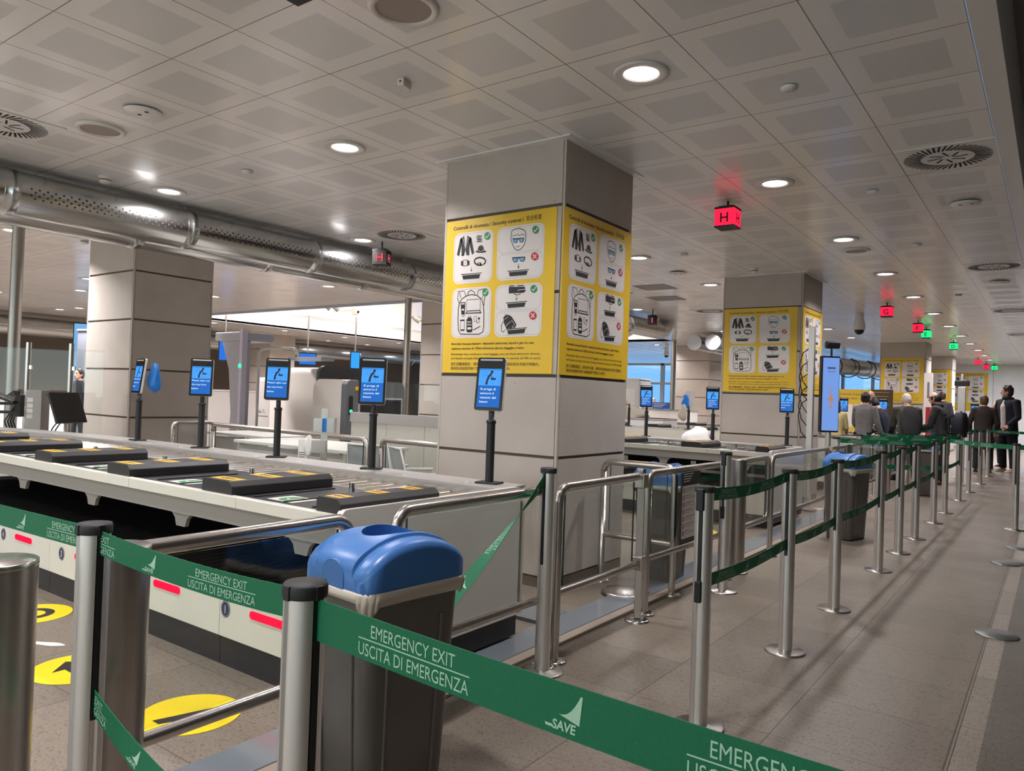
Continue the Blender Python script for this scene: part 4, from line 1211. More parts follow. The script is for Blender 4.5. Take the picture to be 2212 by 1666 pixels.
# ---------------------------------------------------------------- instruction screens on posts
def screen(lang, gloves=False):
    t = thing('instruction_screen', 'x', 'screen')
    bb = MB(); bb.box(-.065, -.05, 0, .065, .05, .010); bb.build('base_plate', M['black_mat'], t, .002)
    bb = MB(); bb.cyl((0, 0, .010), (0, 0, .335), .0235, n=28); bb.build('post', M['black'], t)
    bb = MB(); bb.lathe([(.024, .330), (.0275, .333), (.0275, .345), (.022, .350), (.016, .352), (.016, .42)], n=28); bb.build('collar', M['black'], t)
    # tilted head
    ti = math.radians(7); o = Vector((-.012, -.03, .402)); ux = Vector((1, 0, 0)); uy = Vector((0, math.sin(ti), math.cos(ti)))
    fr = Fr(o, ux, uy)
    bb = MB(); bb.prism(rrect(-.084, 0, .084, .296, .014), fr, -.022, -.004); bb.build('rear_shell', M['white_plastic'], t, .002)
    bb = MB(); bb.prism(rrect(-.083, .001, .083, .295, .013), fr, -.004, .002); bb.build('front_glass', mat('front_glass', (.010, .010, .012), .12) if 'front_glass' not in bpy.data.materials else bpy.data.materials['front_glass'], t, .0015)
    bb = MB(); bb.prism(rrect(-.068, .277, .068, .287, .004), fr, .0015, .0028); bb.build('light_bar', M['scr_bar'], t)
    X0, X1, Y0, YM, Y1 = -.069, .069, .018, .138, .232
    d = MB(); d.poly([(X0, Y0), (X1, Y0), (X1, YM), (X0, YM)], fr, .0026, 0); d.poly([(X0, YM), (X1, YM), (X1, Y1), (X0, Y1)], fr, .0026, 1)
    for a in (-.05, -.033, -.016): d.stroke([(a, .19), (a, .214), (a + .015, .214), (a + .015, .19), (a, .19)], .0012, fr, .003, 0)
    d.stroke([(.02, .144), (.02, .186), (.058, .186), (.058, .144)], .0012, fr, .003, 0)
    d.stroke([(X0, .226), (X1, .226)], .004, fr, .003, 0)
    d.build('display', [M['scr_dark'], M['scr_light']], t)
    p = MB(); w = .0033
    p.poly(circ(.010, .214, .0085, n=18), fr, w)
    p.poly([(-.026, .143), (-.012, .143), (-.010, .165), (-.001, .187), (.012, .203), (.004, .209), (-.012, .194), (-.021, .172)], fr, w)
    p.stroke([(.004, .199), (.012, .182), (.024, .178)], .0045, fr, w)
    p.poly([(.004, .180), (.038, .180), (.035, .170), (.008, .170)], fr, w)
    p.build('pictogram', M['scr_ink'], t)
    l = MB()
    lines = ['Please take out', 'the tray from', 'below'] if lang == 'en' else ['Si prega di', 'estrarre il', 'vassoio dal', 'basso']
    y = .116 if lang == 'en' else .113; st = .031 if lang == 'en' else .0235
    full = {'Please take out': .130, 'the tray from': .104, 'below': .048, 'Si prega di': .094, 'estrarre il': .083, 'vassoio dal': .098, 'basso': .050}
    for k, s in enumerate(lines):
        put_text(l, s, fr, X0 + (.003 if lang == 'en' else .016), y - st * k, .0125, .003, 0, full[s], 'L', .008)
    l.build('screen_lettering', M['scr_text'], t)
    if gloves: glove_bag(t)
    return t
sE, sI = screen('en'), screen('it')
scr_used = set()
def put_screen(proto, x, y, deg, label, z=.830):
    if proto.name in scr_used: t = dup(proto, (x, y, z), math.radians(deg), label, 'instruction screens on black posts')
    else:
        scr_used.add(proto.name); t = proto; t.location = (x, y, z); t.rotation_euler = (0, 0, math.radians(deg)); t['label'] = label; t['group'] = 'instruction screens on black posts'
    return t
put_screen(sE, -6.305, 3.255 + .01, -6, 'blue instruction screen turned sideways with a blue bag hung behind it')
put_screen(sE, -5.362, 3.27, 50, 'English instruction screen, second post of the first conveyor from the left')
put_screen(sE, -4.412, 3.27, 43, 'English instruction screen in front of the white scanner machine')
put_screen(sI, -3.46, 3.275, 38, 'Italian instruction screen left of the central poster pillar')
put_screen(sI, -2.522, 3.27, 12, 'Italian instruction screen in front of the central yellow poster')
for x, y, dg, l, lb in [(-4.52, 9.32, 30, sI, 'Italian screen on the second conveyor, nearest the central pillar'), (-3.58, 9.32, 24, sI, 'Italian screen on the second conveyor left of the second poster pillar'),
                        (-2.64, 9.30, 18, sE, 'English screen on the second conveyor in front of the second poster pillar')]:
    put_screen(l, x, y, dg, lb)
for x, y, dg, l, lb in [(-6.48, 12.62, 205, sE, 'screen seen from behind on the third conveyor, partly covered by the one in front'), (-5.30, 12.62, 215, sE, 'screen seen from behind on the third conveyor with a blue glove bag')]:
    put_screen(l, x, y, dg, lb)
for x, y, dg, l, lb in [(-3.62, 16.85, 14, sE, 'lit screen in front of the distant yellow board between the girl and the grey-shirted person'), (-2.86, 16.82, 12, sE, 'lit screen left of the white-haired person'),
                        (-1.55, 20.6, 10, sE, 'lit screen behind the person with the large dark shoulder bag')]:
    put_screen(l, x, y, dg, lb, .83)
# bags hanging from screens
def hung_bag(label, x, y, z, w, h, m, seed):
    rnd = random.Random(seed); rows = []
    for i in range(9):
        f = i / 8; r = w * (.22 + .78 * math.sin(min(1, .1 + f * 1.1) * PI * .5) ** .8) * (1 if f < .7 else math.sqrt(max(.02, 1 - ((f - .7) / .3) ** 2)))
        rows.append([Vector((r * math.cos(a) * (1 + .10 * math.sin(3 * a + seed + i * .7)), r * .55 * math.sin(a) * (1 + .12 * math.sin(4 * a + i)), -h * f)) + Vector((.01 * math.sin(i), 0, 0)) for a in [2 * PI * j / 22 for j in range(22)]])
    bb = MB(); loft(bb, rows)
    o = bb.build('plastic_bag', m); o.location = (x, y, z); tag(o, label, 'bag'); return o
hung_bag('bright blue plastic bag hanging behind the leftmost screen', -6.225, 3.345, 1.49, .080, .25, M['glove_blue'], 1)
hung_bag('blue glove bag on the back of a screen at the third conveyor', -5.34, 12.55, 1.45, .075, .26, M['glove_blue'], 4)
hung_bag('pale bag hanging below the blue glove bag', -5.36, 12.50, 1.28, .08, .30, M['liner'], 6)
hung_bag('pale bag hanging on the hidden screen beside the central pillar', -6.58, 12.55, 1.36, .10, .42, M['liner'], 8)
def heap(label, x, y, z, r, h, m, seed):
    rnd = random.Random(seed); N = 26; rows = []
    for i in range(8):
        f = i / 7; rr = r * math.cos(f * PI / 2) + .002
        rows.append([Vector((rr * math.cos(2 * PI * j / N) * (1 + .22 * math.sin(3 * j * .7 + seed + i)), rr * .7 * math.sin(2 * PI * j / N) * (1 + .18 * rnd.random()), h * math.sin(f * PI / 2) * (.85 + .3 * rnd.random() * f))) for j in range(N)])
    bb = MB(); loft(bb, rows); o = bb.build('crumpled_bag', m); o.location = (x, y, z); tag(o, label, 'bag'); return o
heap('crumpled white bag on the back rail of the second conveyor', -3.78, 9.36, .83, .20, .16, M['paper'], 2)
heap('grey translucent bag on the white counter beyond the third conveyor', -7.6, 14.75, .95, .42, .26, M['liner'], 5)

# ---------------------------------------------------------------- yellow security posters
PQ = ((105, 195), (1075, 55), (50, 1575), (1020, 1580))       # where the drawing marks were measured: four board corners
PW, PH = 1.0, 1.155
def pq(x, y):
    tl, tr, bl, br = PQ; u = v = .5
    for _ in range(12):
        lx = tl[0] + (bl[0] - tl[0]) * v; rx = tr[0] + (br[0] - tr[0]) * v; u = (x - lx) / (rx - lx)
        ty = tl[1] + (tr[1] - tl[1]) * u; by = bl[1] + (br[1] - bl[1]) * u; v = (y - ty) / (by - ty)
    return (u * PW, (1 - v) * PH)
def P_(*pts): return [pq(*p) for p in pts]
def poster(label, x, y, z, rz, group='yellow security posters on pillars'):
    t = thing('security_poster', label, 'poster', (x, y, z), rz, group)
    fr = Fr((0, 0, 0), (1, 0, 0), (0, 0, 1))
    bb = MB(); bb.prism([(0, 0), (PW, 0), (PW, PH), (0, PH)], fr, 0, .006); bb.build('board', M['yellow'], t)
    W1, W2, W3, W4 = .0070, .0077, .0084, .0091
    V = lambda f: PH * (1 - f)
    wp = MB(); ds = MB()
    A = (.080, .455, .085, .420); Bq = (.493, .905, .083, .420); Cq = (.080, .455, .448, .774); Dq = (.493, .905, .448, .774)
    def dash(x0, y0, x1, y1):
        pts = rrect(x0, y0, x1, y1, .045, 8); pts.append(pts[0]); acc = 0; on = True
        for a, c in zip(pts[:-1], pts[1:]):
            a = Vector(a); c = Vector(c); L = (c - a).length
            if L < 1e-6: continue
            d = (c - a) / L; k = 0.0
            while k < L:
                e = min(L, k + .0075); ds.stroke([a + d * k, a + d * min(e, k + .0045)], .0028, fr, W2); k += .0105
    for u0, u1, v0, v1 in (A, Bq, Cq, Dq): wp.poly(rrect(u0 * PW, V(v1), u1 * PW, V(v0), .055, 8), fr, W1)
    g = .012
    for u0, u1, v0, v1 in (A, Cq): dash(u0 * PW + g, V(v1) + g, u1 * PW - g, V(v0) - g)
    dash(Bq[0] * PW + g, V(.247), Bq[1] * PW - g, V(Bq[2]) - g); dash(Bq[0] * PW + g, V(Bq[3]) + g, Bq[1] * PW - g, V(.257))
    dash(Dq[0] * PW + g, V(.606), Dq[1] * PW - g, V(Dq[2]) - g); dash(Dq[0] * PW + g, V(Dq[3]) + g, Dq[1] * PW - g, V(.617))
    wp.build('white_panels', M['poster_white'], t); ds.build('dashed_outlines', M['ink_grey'], t)
    k = MB(); wl = MB(); bl = MB(); gr = MB(); rd = MB()
    S = lambda pts, w, b_=k, ww=W2, cl=False: b_.stroke(P_(*pts), w, fr, ww, 0, cl)
    F = lambda pts, b_=k, ww=W2: b_.poly(P_(*pts), fr, ww)
    E = lambda cx, cy, rx, ry, b_=k, ww=W2, n=28: F([(cx + rx * math.cos(2 * PI * i / n), cy + ry * math.sin(2 * PI * i / n)) for i in range(n)], b_, ww)
    # jacket
    J = lambda pts: F([(x * .546, y * .546 + 41.6) for x, y in pts])
    J([(495, 508), (440, 545), (430, 600), (448, 640), (445, 850), (492, 845), (512, 760), (515, 720)]); J([(440, 545), (425, 560), (365, 832), (405, 852), (450, 660), (455, 560)])
    J([(550, 502), (610, 535), (615, 580), (585, 640), (582, 835), (535, 838), (517, 760), (515, 720)]); J([(610, 535), (620, 550), (665, 795), (628, 828), (580, 640), (590, 550)])
    S([(256, 330), (262, 356), (280, 430)], .0030, wl, W3); S([(309, 328), (303, 354), (284, 430)], .0030, wl, W3); E(282, 436, 3, 3, wl, W3)
    # coins, hat, watch, belt
    for i, yy in enumerate((322, 340, 356, 372)): E(411 + (-3 if i == 1 else 2 if i == 2 else 0), yy, 27, 8); S([(388, yy + 5), (434, yy + 4)], .002, wl, W3)
    E(425, 462, 49, 13); F([(393, 458), (400, 425), (414, 408), (432, 404), (446, 414), (458, 452), (440, 466), (410, 468)]); S([(394, 452), (425, 462), (458, 447)], .004, wl, W3)
    F([(238, 553), (256, 549), (302, 544), (319, 548), (320, 586), (302, 592), (258, 597), (238, 592)]); F([(258, 541), (300, 537), (303, 595), (258, 600)], k, W3); F([(263, 547), (296, 543), (298, 589), (263, 594)], wl, W4); S([(280, 553), (280, 570), (271, 582)], .0025, k, W4 + .0006)
    ring = [(416 + 51 * math.cos(a), 553 + 35 * math.sin(a)) for a in [2 * PI * i / 30 for i in range(30)]]
    S(ring, .0125, k, W2, True); F([(392, 566), (428, 563), (430, 590), (394, 592)]); F([(432, 566), (448, 562), (449, 580), (434, 584)], wl, W3); E(408, 578, 7, 6, wl, W3)
    def tray(x, y, s=1.0, base=True):
        F([(x - 97 * s, y + 8), (x + 96 * s, y - 8), (x + 96 * s, y - 1), (x - 97 * s, y + 16)])
        F([(x - 86 * s, y + 20), (x + 84 * s, y + 5), (x + 72 * s, y + 45), (x - 78 * s, y + 58)])
        if base:
            for q in range(9): S([(x - 108 * s + q * 25 * s, y + 68 - q * 2.2), (x - 96 * s + q * 25 * s, y + 67 - q * 2.2)], .0016)
    def arrow(x, y0, y1, b_): S([(x, y0), (x, y1)], .004, b_, W2); F([(x - 11, y1 - 18), (x, y1 - 11), (x + 11, y1 - 19), (x, y1 + 6)], b_, W2)
    arrow(335, 606, 645, gr); tray(336, 664)
    # face with sunglasses
    S([(697, 320), (697, 285), (712, 265), (740, 256), (765, 254), (768, 246), (778, 258), (800, 262), (816, 280), (821, 310), (820, 338), (815, 372), (805, 405), (780, 440), (755, 452), (730, 444), (710, 410), (702, 380), (692, 360), (693, 338)], .0055, k, W2, True)
    S([(708, 335), (712, 315), (735, 316), (748, 305), (762, 318), (790, 306), (802, 308), (806, 325)], .0042); S([(737, 415), (752, 422), (768, 412)], .0042)
    def shades(cx, cy, s):
        F([(cx - 50 * s, cy - 15 * s), (cx + 50 * s, cy - 20 * s), (cx + 47 * s, cy + 6 * s), (cx + 34 * s, cy + 22 * s), (cx + 14 * s, cy + 20 * s), (cx + 3 * s, cy - 6 * s), (cx - 4 * s, cy - 6 * s), (cx - 10 * s, cy + 22 * s), (cx - 34 * s, cy + 28 * s), (cx - 46 * s, cy + 12 * s)], k, W3)
        F([(cx - 43 * s, cy - 5 * s), (cx - 9 * s, cy - 6 * s), (cx - 14 * s, cy + 17 * s), (cx - 33 * s, cy + 22 * s), (cx - 41 * s, cy + 9 * s)], bl, W4)
        F([(cx + 8 * s, cy - 8 * s), (cx + 43 * s, cy - 11 * s), (cx + 41 * s, cy + 5 * s), (cx + 31 * s, cy + 17 * s), (cx + 17 * s, cy + 15 * s)], bl, W4)
    shades(757, 358, 1.0); shades(758, 533, 1.12); arrow(756, 575, 616, k); tray(755, 634, .95)
    # belt pouch, tray; backpack in tray
    F([(672, 790), (690, 787), (808, 786), (812, 800), (815, 826), (800, 842), (672, 848)]); S([(678, 780), (720, 777)], .007); S([(745, 776), (800, 776)], .007); S([(752, 826), (756, 815), (814, 810)], .0045, wl, W3); S([(714, 850), (740, 862), (775, 850)], .0055)
    arrow(738, 868, 908, gr); tray(738, 924, .93); tray(736, 1165, .92)
    F([(624, 1068), (640, 1050), (672, 1044), (696, 1060), (736, 1130), (726, 1158), (690, 1168), (648, 1170), (630, 1120)], k, W3); S([(650, 1150), (656, 1132), (700, 1096), (722, 1132), (700, 1160)], .0035, wl, W4); S([(632, 1088), (668, 1062)], .0025, wl, W4)
    S([(640, 1050), (646, 1040), (660, 1042)], .004); S([(625, 1100), (606, 1140), (606, 1190), (622, 1204), (636, 1182)], .005)
    # big backpack
    S([(212, 1190), (208, 1100), (212, 990), (222, 940), (245, 900), (290, 870), (340, 858), (390, 868), (430, 900), (445, 950), (450, 1020), (448, 1150), (440, 1200), (405, 1222), (235, 1222)], .0068, k, W2, True)
    S([(300, 860), (308, 835), (335, 818), (360, 835), (370, 858)], .006); S([(224, 950), (206, 900), (212, 832), (268, 826), (282, 868)], .0055); S([(222, 835), (238, 890)], .0045)
    S([(390, 862), (402, 818), (448, 808), (462, 860), (450, 960)], .0055); S([(446, 850), (436, 890)], .0045)
    S([(292, 908), (418, 898), (416, 1000), (290, 1008)], .0045, k, W2, True); F([(292, 1012), (416, 1004), (430, 1030), (276, 1036)]); F([(300, 1016), (410, 1009), (418, 1020), (292, 1026)], wl, W3)
    F([(234, 930), (280, 928), (272, 1040), (268, 1060), (242, 1060)], k, W2); F([(241, 938), (273, 937), (271, 950), (241, 951)], wl, W3); F([(246, 990), (268, 989), (267, 1006), (246, 1006)], wl, W3); F([(244, 1044), (266, 1043), (265, 1056), (244, 1056)], wl, W3)
    F([(230, 1090), (272, 1087), (270, 1192), (230, 1192)], k, W2); F([(234, 1104), (268, 1102), (266, 1178), (234, 1179)], wl, W3)
    F([(304, 1055), (330, 1054), (331, 1070), (342, 1085), (345, 1190), (334, 1206), (296, 1206), (288, 1190), (290, 1088), (303, 1072)], k, W2); F([(306, 1058), (327, 1057), (328, 1066), (306, 1067)], wl, W3)
    F([(298, 1160), (335, 1158), (335, 1178), (298, 1180)], wl, W3)
    S([(360, 1060), (382, 1058), (382, 1105), (360, 1106)], .004, k, W2, True); S([(384, 1090), (384, 1118), (404, 1116), (410, 1086), (400, 1070)], .004); F([(396, 1070), (412, 1066), (412, 1086), (398, 1088)])
    S([(352, 1184), (418, 1148)], .0062)
    # ticks and crosses
    def ok(cx, cy): E(cx, cy, 28, 36, gr, W3); S([(cx - 14, cy + 2), (cx - 4, cy + 17), (cx + 17, cy - 18)], .0085, wl, W4)
    def no(cx, cy): E(cx, cy, 31, 38, rd, W3); S([(cx - 15, cy - 19), (cx + 15, cy + 19)], .008, wl, W4); S([(cx + 15, cy - 21), (cx - 15, cy + 21)], .008, wl, W4)
    ok(485, 320); ok(903, 265); no(894, 510); ok(465, 838); ok(884, 807); no(875, 1050)
    # lettering
    pf = fr
    put_text(k, 'Controlli di sicurezza / Security control /', pf, .068 * PW, V(.062), .0285, W2, 0, .655 * PW, 'L', .010)
    put_text(k, '安全检查', pf, .745 * PW, V(.060), .030, W2, 0, .132 * PW, 'L')
    put_text(wl, 'MAX', pf, *pq(318, 1118), .0135, W3, 0, None, 'C', .02); put_text(wl, '100ml', pf, *pq(317, 1142), .0125, W3, 0, .043, 'C', .02)
    put_text(k, 'MAX', pf, *pq(257, 948), .007, W4, 0, None, 'C')
    ln = [('Ricordati che puoi lasciare i dispositivi elettronici, liquidi e gel con una', .818, .755, .012), ('capienza massima di 100ml all\'interno del tuo bagaglio a mano', .848, .675, .012),
          ('Remember that, inside your hand luggage, you can leave electronic devices,', .885, .815, 0), ('and liquids and gels (the latter having a maximum capacity of 100 ml each).', .912, .82, 0)]
    for s, v, wd, bo in ln: put_text(k, s, pf, .088 * PW, V(v), .0165, W2, 0, wd * PW, 'L', bo)
    put_text(k, '我们温馨提醒您：请将电子设备、液体和/或凝胶留在手提行李箱内，', pf, .088 * PW, V(.951), .0185, W2, 0, .81 * PW, 'L')
    put_text(k, '液体和/或凝胶的每个容器容量不得超过100毫升。', pf, .088 * PW, V(.979), .0185, W2, 0, .565 * PW, 'L')
    k.build('black_print', M['ink'], t); wl.build('white_print', M['poster_white'], t); bl.build('blue_lenses', M['lens_blue'], t); gr.build('green_ticks', M['tick'], t); rd.build('red_crosses', M['crossc'], t)
    return t
p0 = poster('large yellow security poster on the left face of the central pillar', -3.808, 4.303, 1.478, 0)
dup(p0, (PX + .002, 4.285, 1.474), PI / 2, 'yellow security poster on the right face of the central pillar')
dup(p0, (-3.81, 10.248, 1.487), 0, 'yellow security poster on the front of the second pillar')
dup(p0, (PX + .002, 10.25, 1.487), PI / 2, 'narrowly seen yellow poster on the side of the second pillar behind the totem')
dup(p0, (-3.80, 21.848, 1.505), 0, 'distant yellow poster on the third pillar above the white-haired person')
dup(p0, (-3.76, 27.598, 1.49), 0, 'distant yellow poster on the fourth pillar')
dup(p0, (-3.35, 32.995, 1.35), 0, 'farthest pale yellow poster on the end wall behind the grey mast').scale = (1.25, 1, 1.25)

# ---------------------------------------------------------------- lit letter cubes under the ceiling
def cube_sign(label, x, y, ch, lit, s=.178, h=.165, rz=0.0, zb=2.86):
    t = thing('letter_sign', label, 'sign', (x, y, zb), rz, 'lit letter cubes along the aisle' if lit in ('red', 'green') else None)
    bb = MB(); bb.box(-s / 2, -s / 2, 0, s / 2, s / 2, .012, 0); bb.build('bottom_plate', M['black_mat'], t)
    bb = MB(); bb.box(-s / 2, -s / 2, h - .006, s / 2, s / 2, h + .012, 0); bb.build('top_plate', M['black_mat'], t)
    m = {'red': M['red_led'], 'green': M['green_led'], 'dark': M['rubber']}[lit]
    bb = MB(); bb.box(-s / 2 + .002, -s / 2 + .002, .012, s / 2 - .002, s / 2 - .002, h - .006); bb.build('lit_body', m, t)
    lm = {'red': M['letter_dark'], 'green': M['letter_green'], 'dark': M['red_letter']}[lit]
    bb = MB()
    for o, ux in (((0, -s / 2, 0), (1, 0, 0)), ((s / 2, 0, 0), (0, 1, 0))):
        put_text(bb, ch, Fr(o, ux, (0, 0, 1)), 0, h * (.20 if lit == 'dark' else .24), h * (.62 if lit == 'dark' else .52), .0006, 0, None, 'C', .012)
    bb.build('letter', lm, t)
    bb = MB(); bb.cyl((0, 0, h), (0, 0, CEIL - zb), .010, n=16); bb.box(-s * .36, -s * .36, h + .010, s * .36, s * .36, h + .024); bb.build('stem', M['black_mat'], t)
    return t
cube_sign('glowing red cube sign with a dark H between the two poster pillars', -2.377, 6.39, 'H', 'red')
cube_sign('glowing red cube sign with the letter G', -2.336, 13.79, 'G', 'red')
cube_sign('glowing red cube sign with the letter F beside the green one', -2.263, 16.72, 'F', 'red')
cube_sign('glowing green cube sign with the letter E', -2.288, 18.09, 'E', 'green')
cube_sign('glowing green cube sign with the letter D', -2.12, 21.6, 'D', 'green')
cube_sign('far glowing red cube sign with the letter C', -2.11, 28.6, 'C', 'red')
cube_sign('farthest glowing red cube sign with the letter B', -2.08, 31.6, 'B', 'red')
cube_sign('farthest green cube sign with the letter A half hidden by a red one', -1.86, 32.2, 'A', 'green')
cube_sign('black cube sign with a red H in front of the perforated duct', -6.53, 6.22, 'H', 'dark', rz=math.radians(28), zb=2.82)
cube_sign('black cube sign with a red lit side near the duct end', -6.40, 13.33, 'I', 'dark', rz=math.radians(20), zb=2.80)
cube_sign('red cube sign whose dark underside shows at the top edge of the picture', -2.42, 1.79, 'I', 'red')
# ---------------------------------------------------------------- people
def ell(bb, c, rx, ry, rz, n=20, m=12, rot=None, mi=0):
    c = Vector(c); R = rot or Matrix.Identity(3); rows = []
    for i in range(m + 1):
        th = PI * i / m
        rows.append([c + R @ Vector((rx * math.sin(th) * math.cos(2 * PI * j / n), ry * math.sin(th) * math.sin(2 * PI * j / n), rz * math.cos(th))) for j in range(n)])
    v = [p for r in rows for p in r]
    fs = [(i * n + j, (i + 1) * n + j, (i + 1) * n + (j + 1) % n, i * n + (j + 1) % n) for i in range(m) for j in range(n)]
    bb.add(v, fs, mi, True)
def fuse(bb, name, m, parent, vox):
    """one continuous surface out of overlapping volumes"""
    o = bb.build(name, m)
    md = o.modifiers.new('fuse', 'REMESH'); md.mode = 'VOXEL'; md.voxel_size = vox; md.use_smooth_shade = True
    sm = o.modifiers.new('smooth', 'SMOOTH'); sm.factor = .5; sm.iterations = 4
    dg = bpy.context.evaluated_depsgraph_get(); dg.update()
    me = bpy.data.meshes.new_from_object(o.evaluated_get(dg))
    old = o.data; o.modifiers.clear(); o.data = me; bpy.data.meshes.remove(old); me.name = name
    for p in me.polygons: p.use_smooth = True
    o.parent = parent; return o
def torso(bb, secs, n=26):
    rows = []
    for c, rx, ry in secs:
        rows.append([Vector(c) + Vector((rx * math.cos(2 * PI * j / n), ry * math.sin(2 * PI * j / n), 0)) for j in range(n)])
    loft(bb, rows)
def hand(bb, wrist, d, side, s=1.0, curl=.5):
    """palm, four unequal curled fingers and a thumb leaving the side of the palm"""
    d = Vector(d).normalized(); up = Vector(side).normalized(); across = d.cross(up).normalized()
    w = Vector(wrist); pal = w + d * .045 * s
    bb.tube([w - d * .02, w + d * .02 * s, pal + d * .04 * s], [.024 * s, .034 * s, .036 * s], 10)
    for k, (off, L) in enumerate(((-.027, .062), (-.009, .075), (.009, .070), (.027, .055))):
        b0 = pal + d * .035 * s + across * off * s
        b1 = b0 + (d * .6 - up * .25 * curl).normalized() * L * .5 * s; b2 = b1 + (d * .4 - up * .9 * curl).normalized() * L * .5 * s
        bb.tube([b0, b1, b2], [.0095 * s, .009 * s, .0075 * s], 8)
    t0 = w + d * .022 * s - across * .028 * s; t1 = t0 + (d * .5 - across * .8).normalized() * .035 * s; t2 = t1 + (d - up * .3 * curl).normalized() * .03 * s
    bb.tube([t0, t1, t2], [.012 * s, .0105 * s, .0085 * s], 8)

def cloth(name, rgb, rough=.85): return mat(name, srgb(*rgb), rough, noise=.12, nscale=14)
def person(label, x, y, rz, H, top, bottom, hair, hair_kind='short', lean=0.0, arms=None, width=1.0, hem=.47, skin_rgb=(205, 152, 128), head_turn=0.0, head_down=0.0, shoes=(30, 28, 28), skirt=False, legs_spread=.06, open_coat=None, collar=None):
    t = thing('person', label, 'person', (x, y, 0), math.radians(rz), 'people queuing and unloading trays')
    la = math.radians(lean); hz = .53 * H
    def up(z, dy=0.0, dx=0.0):          # a point on the leaning trunk
        if z <= .53: return Vector((dx, dy, z * H))
        k = (z - .53) * H; return Vector((dx, dy + math.sin(la) * k, hz + math.cos(la) * k))
    sk = mat('skin_tone', srgb(*skin_rgb), .5)
    vox = .0095
    body = MB(); sh = .115 * H * width
    # head and neck
    hc = up(.932) + Vector((0, .012 * H, 0)) - Vector((0, -math.sin(math.radians(head_down)) * .03 * H, math.sin(math.radians(head_down)) * .02 * H))
    Rh = Matrix.Rotation(math.radians(head_turn), 3, 'Z') @ Matrix.Rotation(-math.radians(head_down + lean * .6), 3, 'X')
    ell(body, hc, .044 * H, .054 * H, .066 * H, rot=Rh)
    ell(body, hc + Rh @ Vector((0, .022 * H, -.030 * H)), .032 * H, .032 * H, .038 * H, rot=Rh)
    hp = lambda a, b_, c: hc + Rh @ Vector((a * H, b_ * H, c * H))
    body.tube([hp(0, .050, .008), hp(0, .064, -.014), hp(0, .056, -.020)], [.006 * H, .0085 * H, .006 * H], 8)
    for s in (-1, 1): ell(body, hp(s * .045, -.002, -.006), .006 * H, .012 * H, .019 * H, 10, 8, Rh)
    body.tube([up(.84), up(.87), hc - Rh @ Vector((0, .01 * H, .03 * H))], [.042 * H, .033 * H, .034 * H], 14)
    torso(body, [(up(.50), .075 * H, .055 * H), (up(.58), .068 * H, .050 * H), (up(.66), .072 * H, .052 * H), (up(.75), .085 * H, .058 * H), (up(.81), .080 * H, .050 * H), (up(.845), .045 * H, .038 * H)])
    coat = MB()
    wd = width
    hs = [(up(hem), .098 * H * wd, .078 * H), (up((hem + .58) / 2 if hem < .5 else .52), .094 * H * wd, .074 * H), (up(.60), .090 * H * wd, .068 * H), (up(.68), .096 * H * wd, .070 * H), (up(.76), .104 * H * wd, .074 * H), (up(.805), .106 * H * wd, .066 * H), (up(.835), .078 * H * wd, .052 * H), (up(.862), .044 * H, .042 * H)]
    if skirt:
        hs = [(up(hem), .115 * H * wd, .100 * H), (up(.40), .106 * H * wd, .088 * H), (up(.52), .098 * H * wd, .076 * H)] + hs[2:]
    torso(coat, hs)
    arms = arms or {}
    for s, key in ((-1, 'L'), (1, 'R')):
        d1, d2 = arms.get(key, ((s * .18, .04, -1), (s * .04, .25, -1)))
        d1 = Vector(d1).normalized(); d2 = Vector(d2).normalized()
        s0 = up(.806, 0, s * sh * .86); e = s0 + d1 * .175 * H; w = e + d2 * .145 * H
        body.tube([s0, e, w], [.030 * H, .024 * H, .016 * H], 12)
        coat.tube([s0 - Vector((s * .03 * H, 0, 0)), s0, s0 + d1 * .09 * H, e, e + d2 * .07 * H, w - d2 * .005 * H], [.045 * H, .044 * H, .038 * H, .034 * H, .030 * H, .025 * H], 14)
        hand(body, w, d2, d2.cross(Vector((s, 0, 0))) if abs(d2.x) < .8 else (0, 0, 1), H / 1.75)
    trousers = MB()
    for s in (-1, 1):
        hip = Vector((s * .045 * H, 0, .50 * H)); kn = Vector((s * (.05 + legs_spread * .3) * H, .02 * H * (1 if s > 0 else -.4), .285 * H)); an = Vector((s * (.05 + legs_spread * .45) * H, -.01 * H, .045 * H))
        body.tube([hip, kn, an], [.052 * H, .034 * H, .022 * H], 12)
        body.tube([an, an + Vector((0, .05 * H, -.025 * H)), an + Vector((0, .10 * H, -.033 * H))], [.022 * H, .020 * H, .014 * H], 10)
        trousers.tube([hip + Vector((0, 0, .04 * H)), hip, kn, an + Vector((0, 0, .0))], [.062 * H, .063 * H, .048 * H, .040 * H], 16)
        shoe = MB(); f = an + Vector((0, 0, -.045 * H))
        rows = []
        for yy, w_, h_ in ((-.035, .018, .035), (-.02, .024, .045), (.02, .026, .042), (.06, .028, .028), (.095, .026, .02), (.115, .014, .014)):
            rows.append([f + Vector((w_ * H * math.cos(a), yy * H, max(0, h_ * H * math.sin(a)))) for a in [PI * j / 10 for j in range(11)]] + [f + Vector((0, yy * H, 0))])
        loft(shoe, rows); shoe.build('shoe', cloth('shoe_leather', shoes, .5), t)
    torso(trousers, [(up(.455), .085 * H, .066 * H), (up(.53), .083 * H, .064 * H), (up(.58), .076 * H, .060 * H)])
    fuse(body, 'body', sk, t, vox)
    fuse(trousers, 'trousers', cloth('trouser_cloth', bottom), t, .013)
    fuse(coat, 'jacket', cloth('jacket_cloth', top), t, .012)
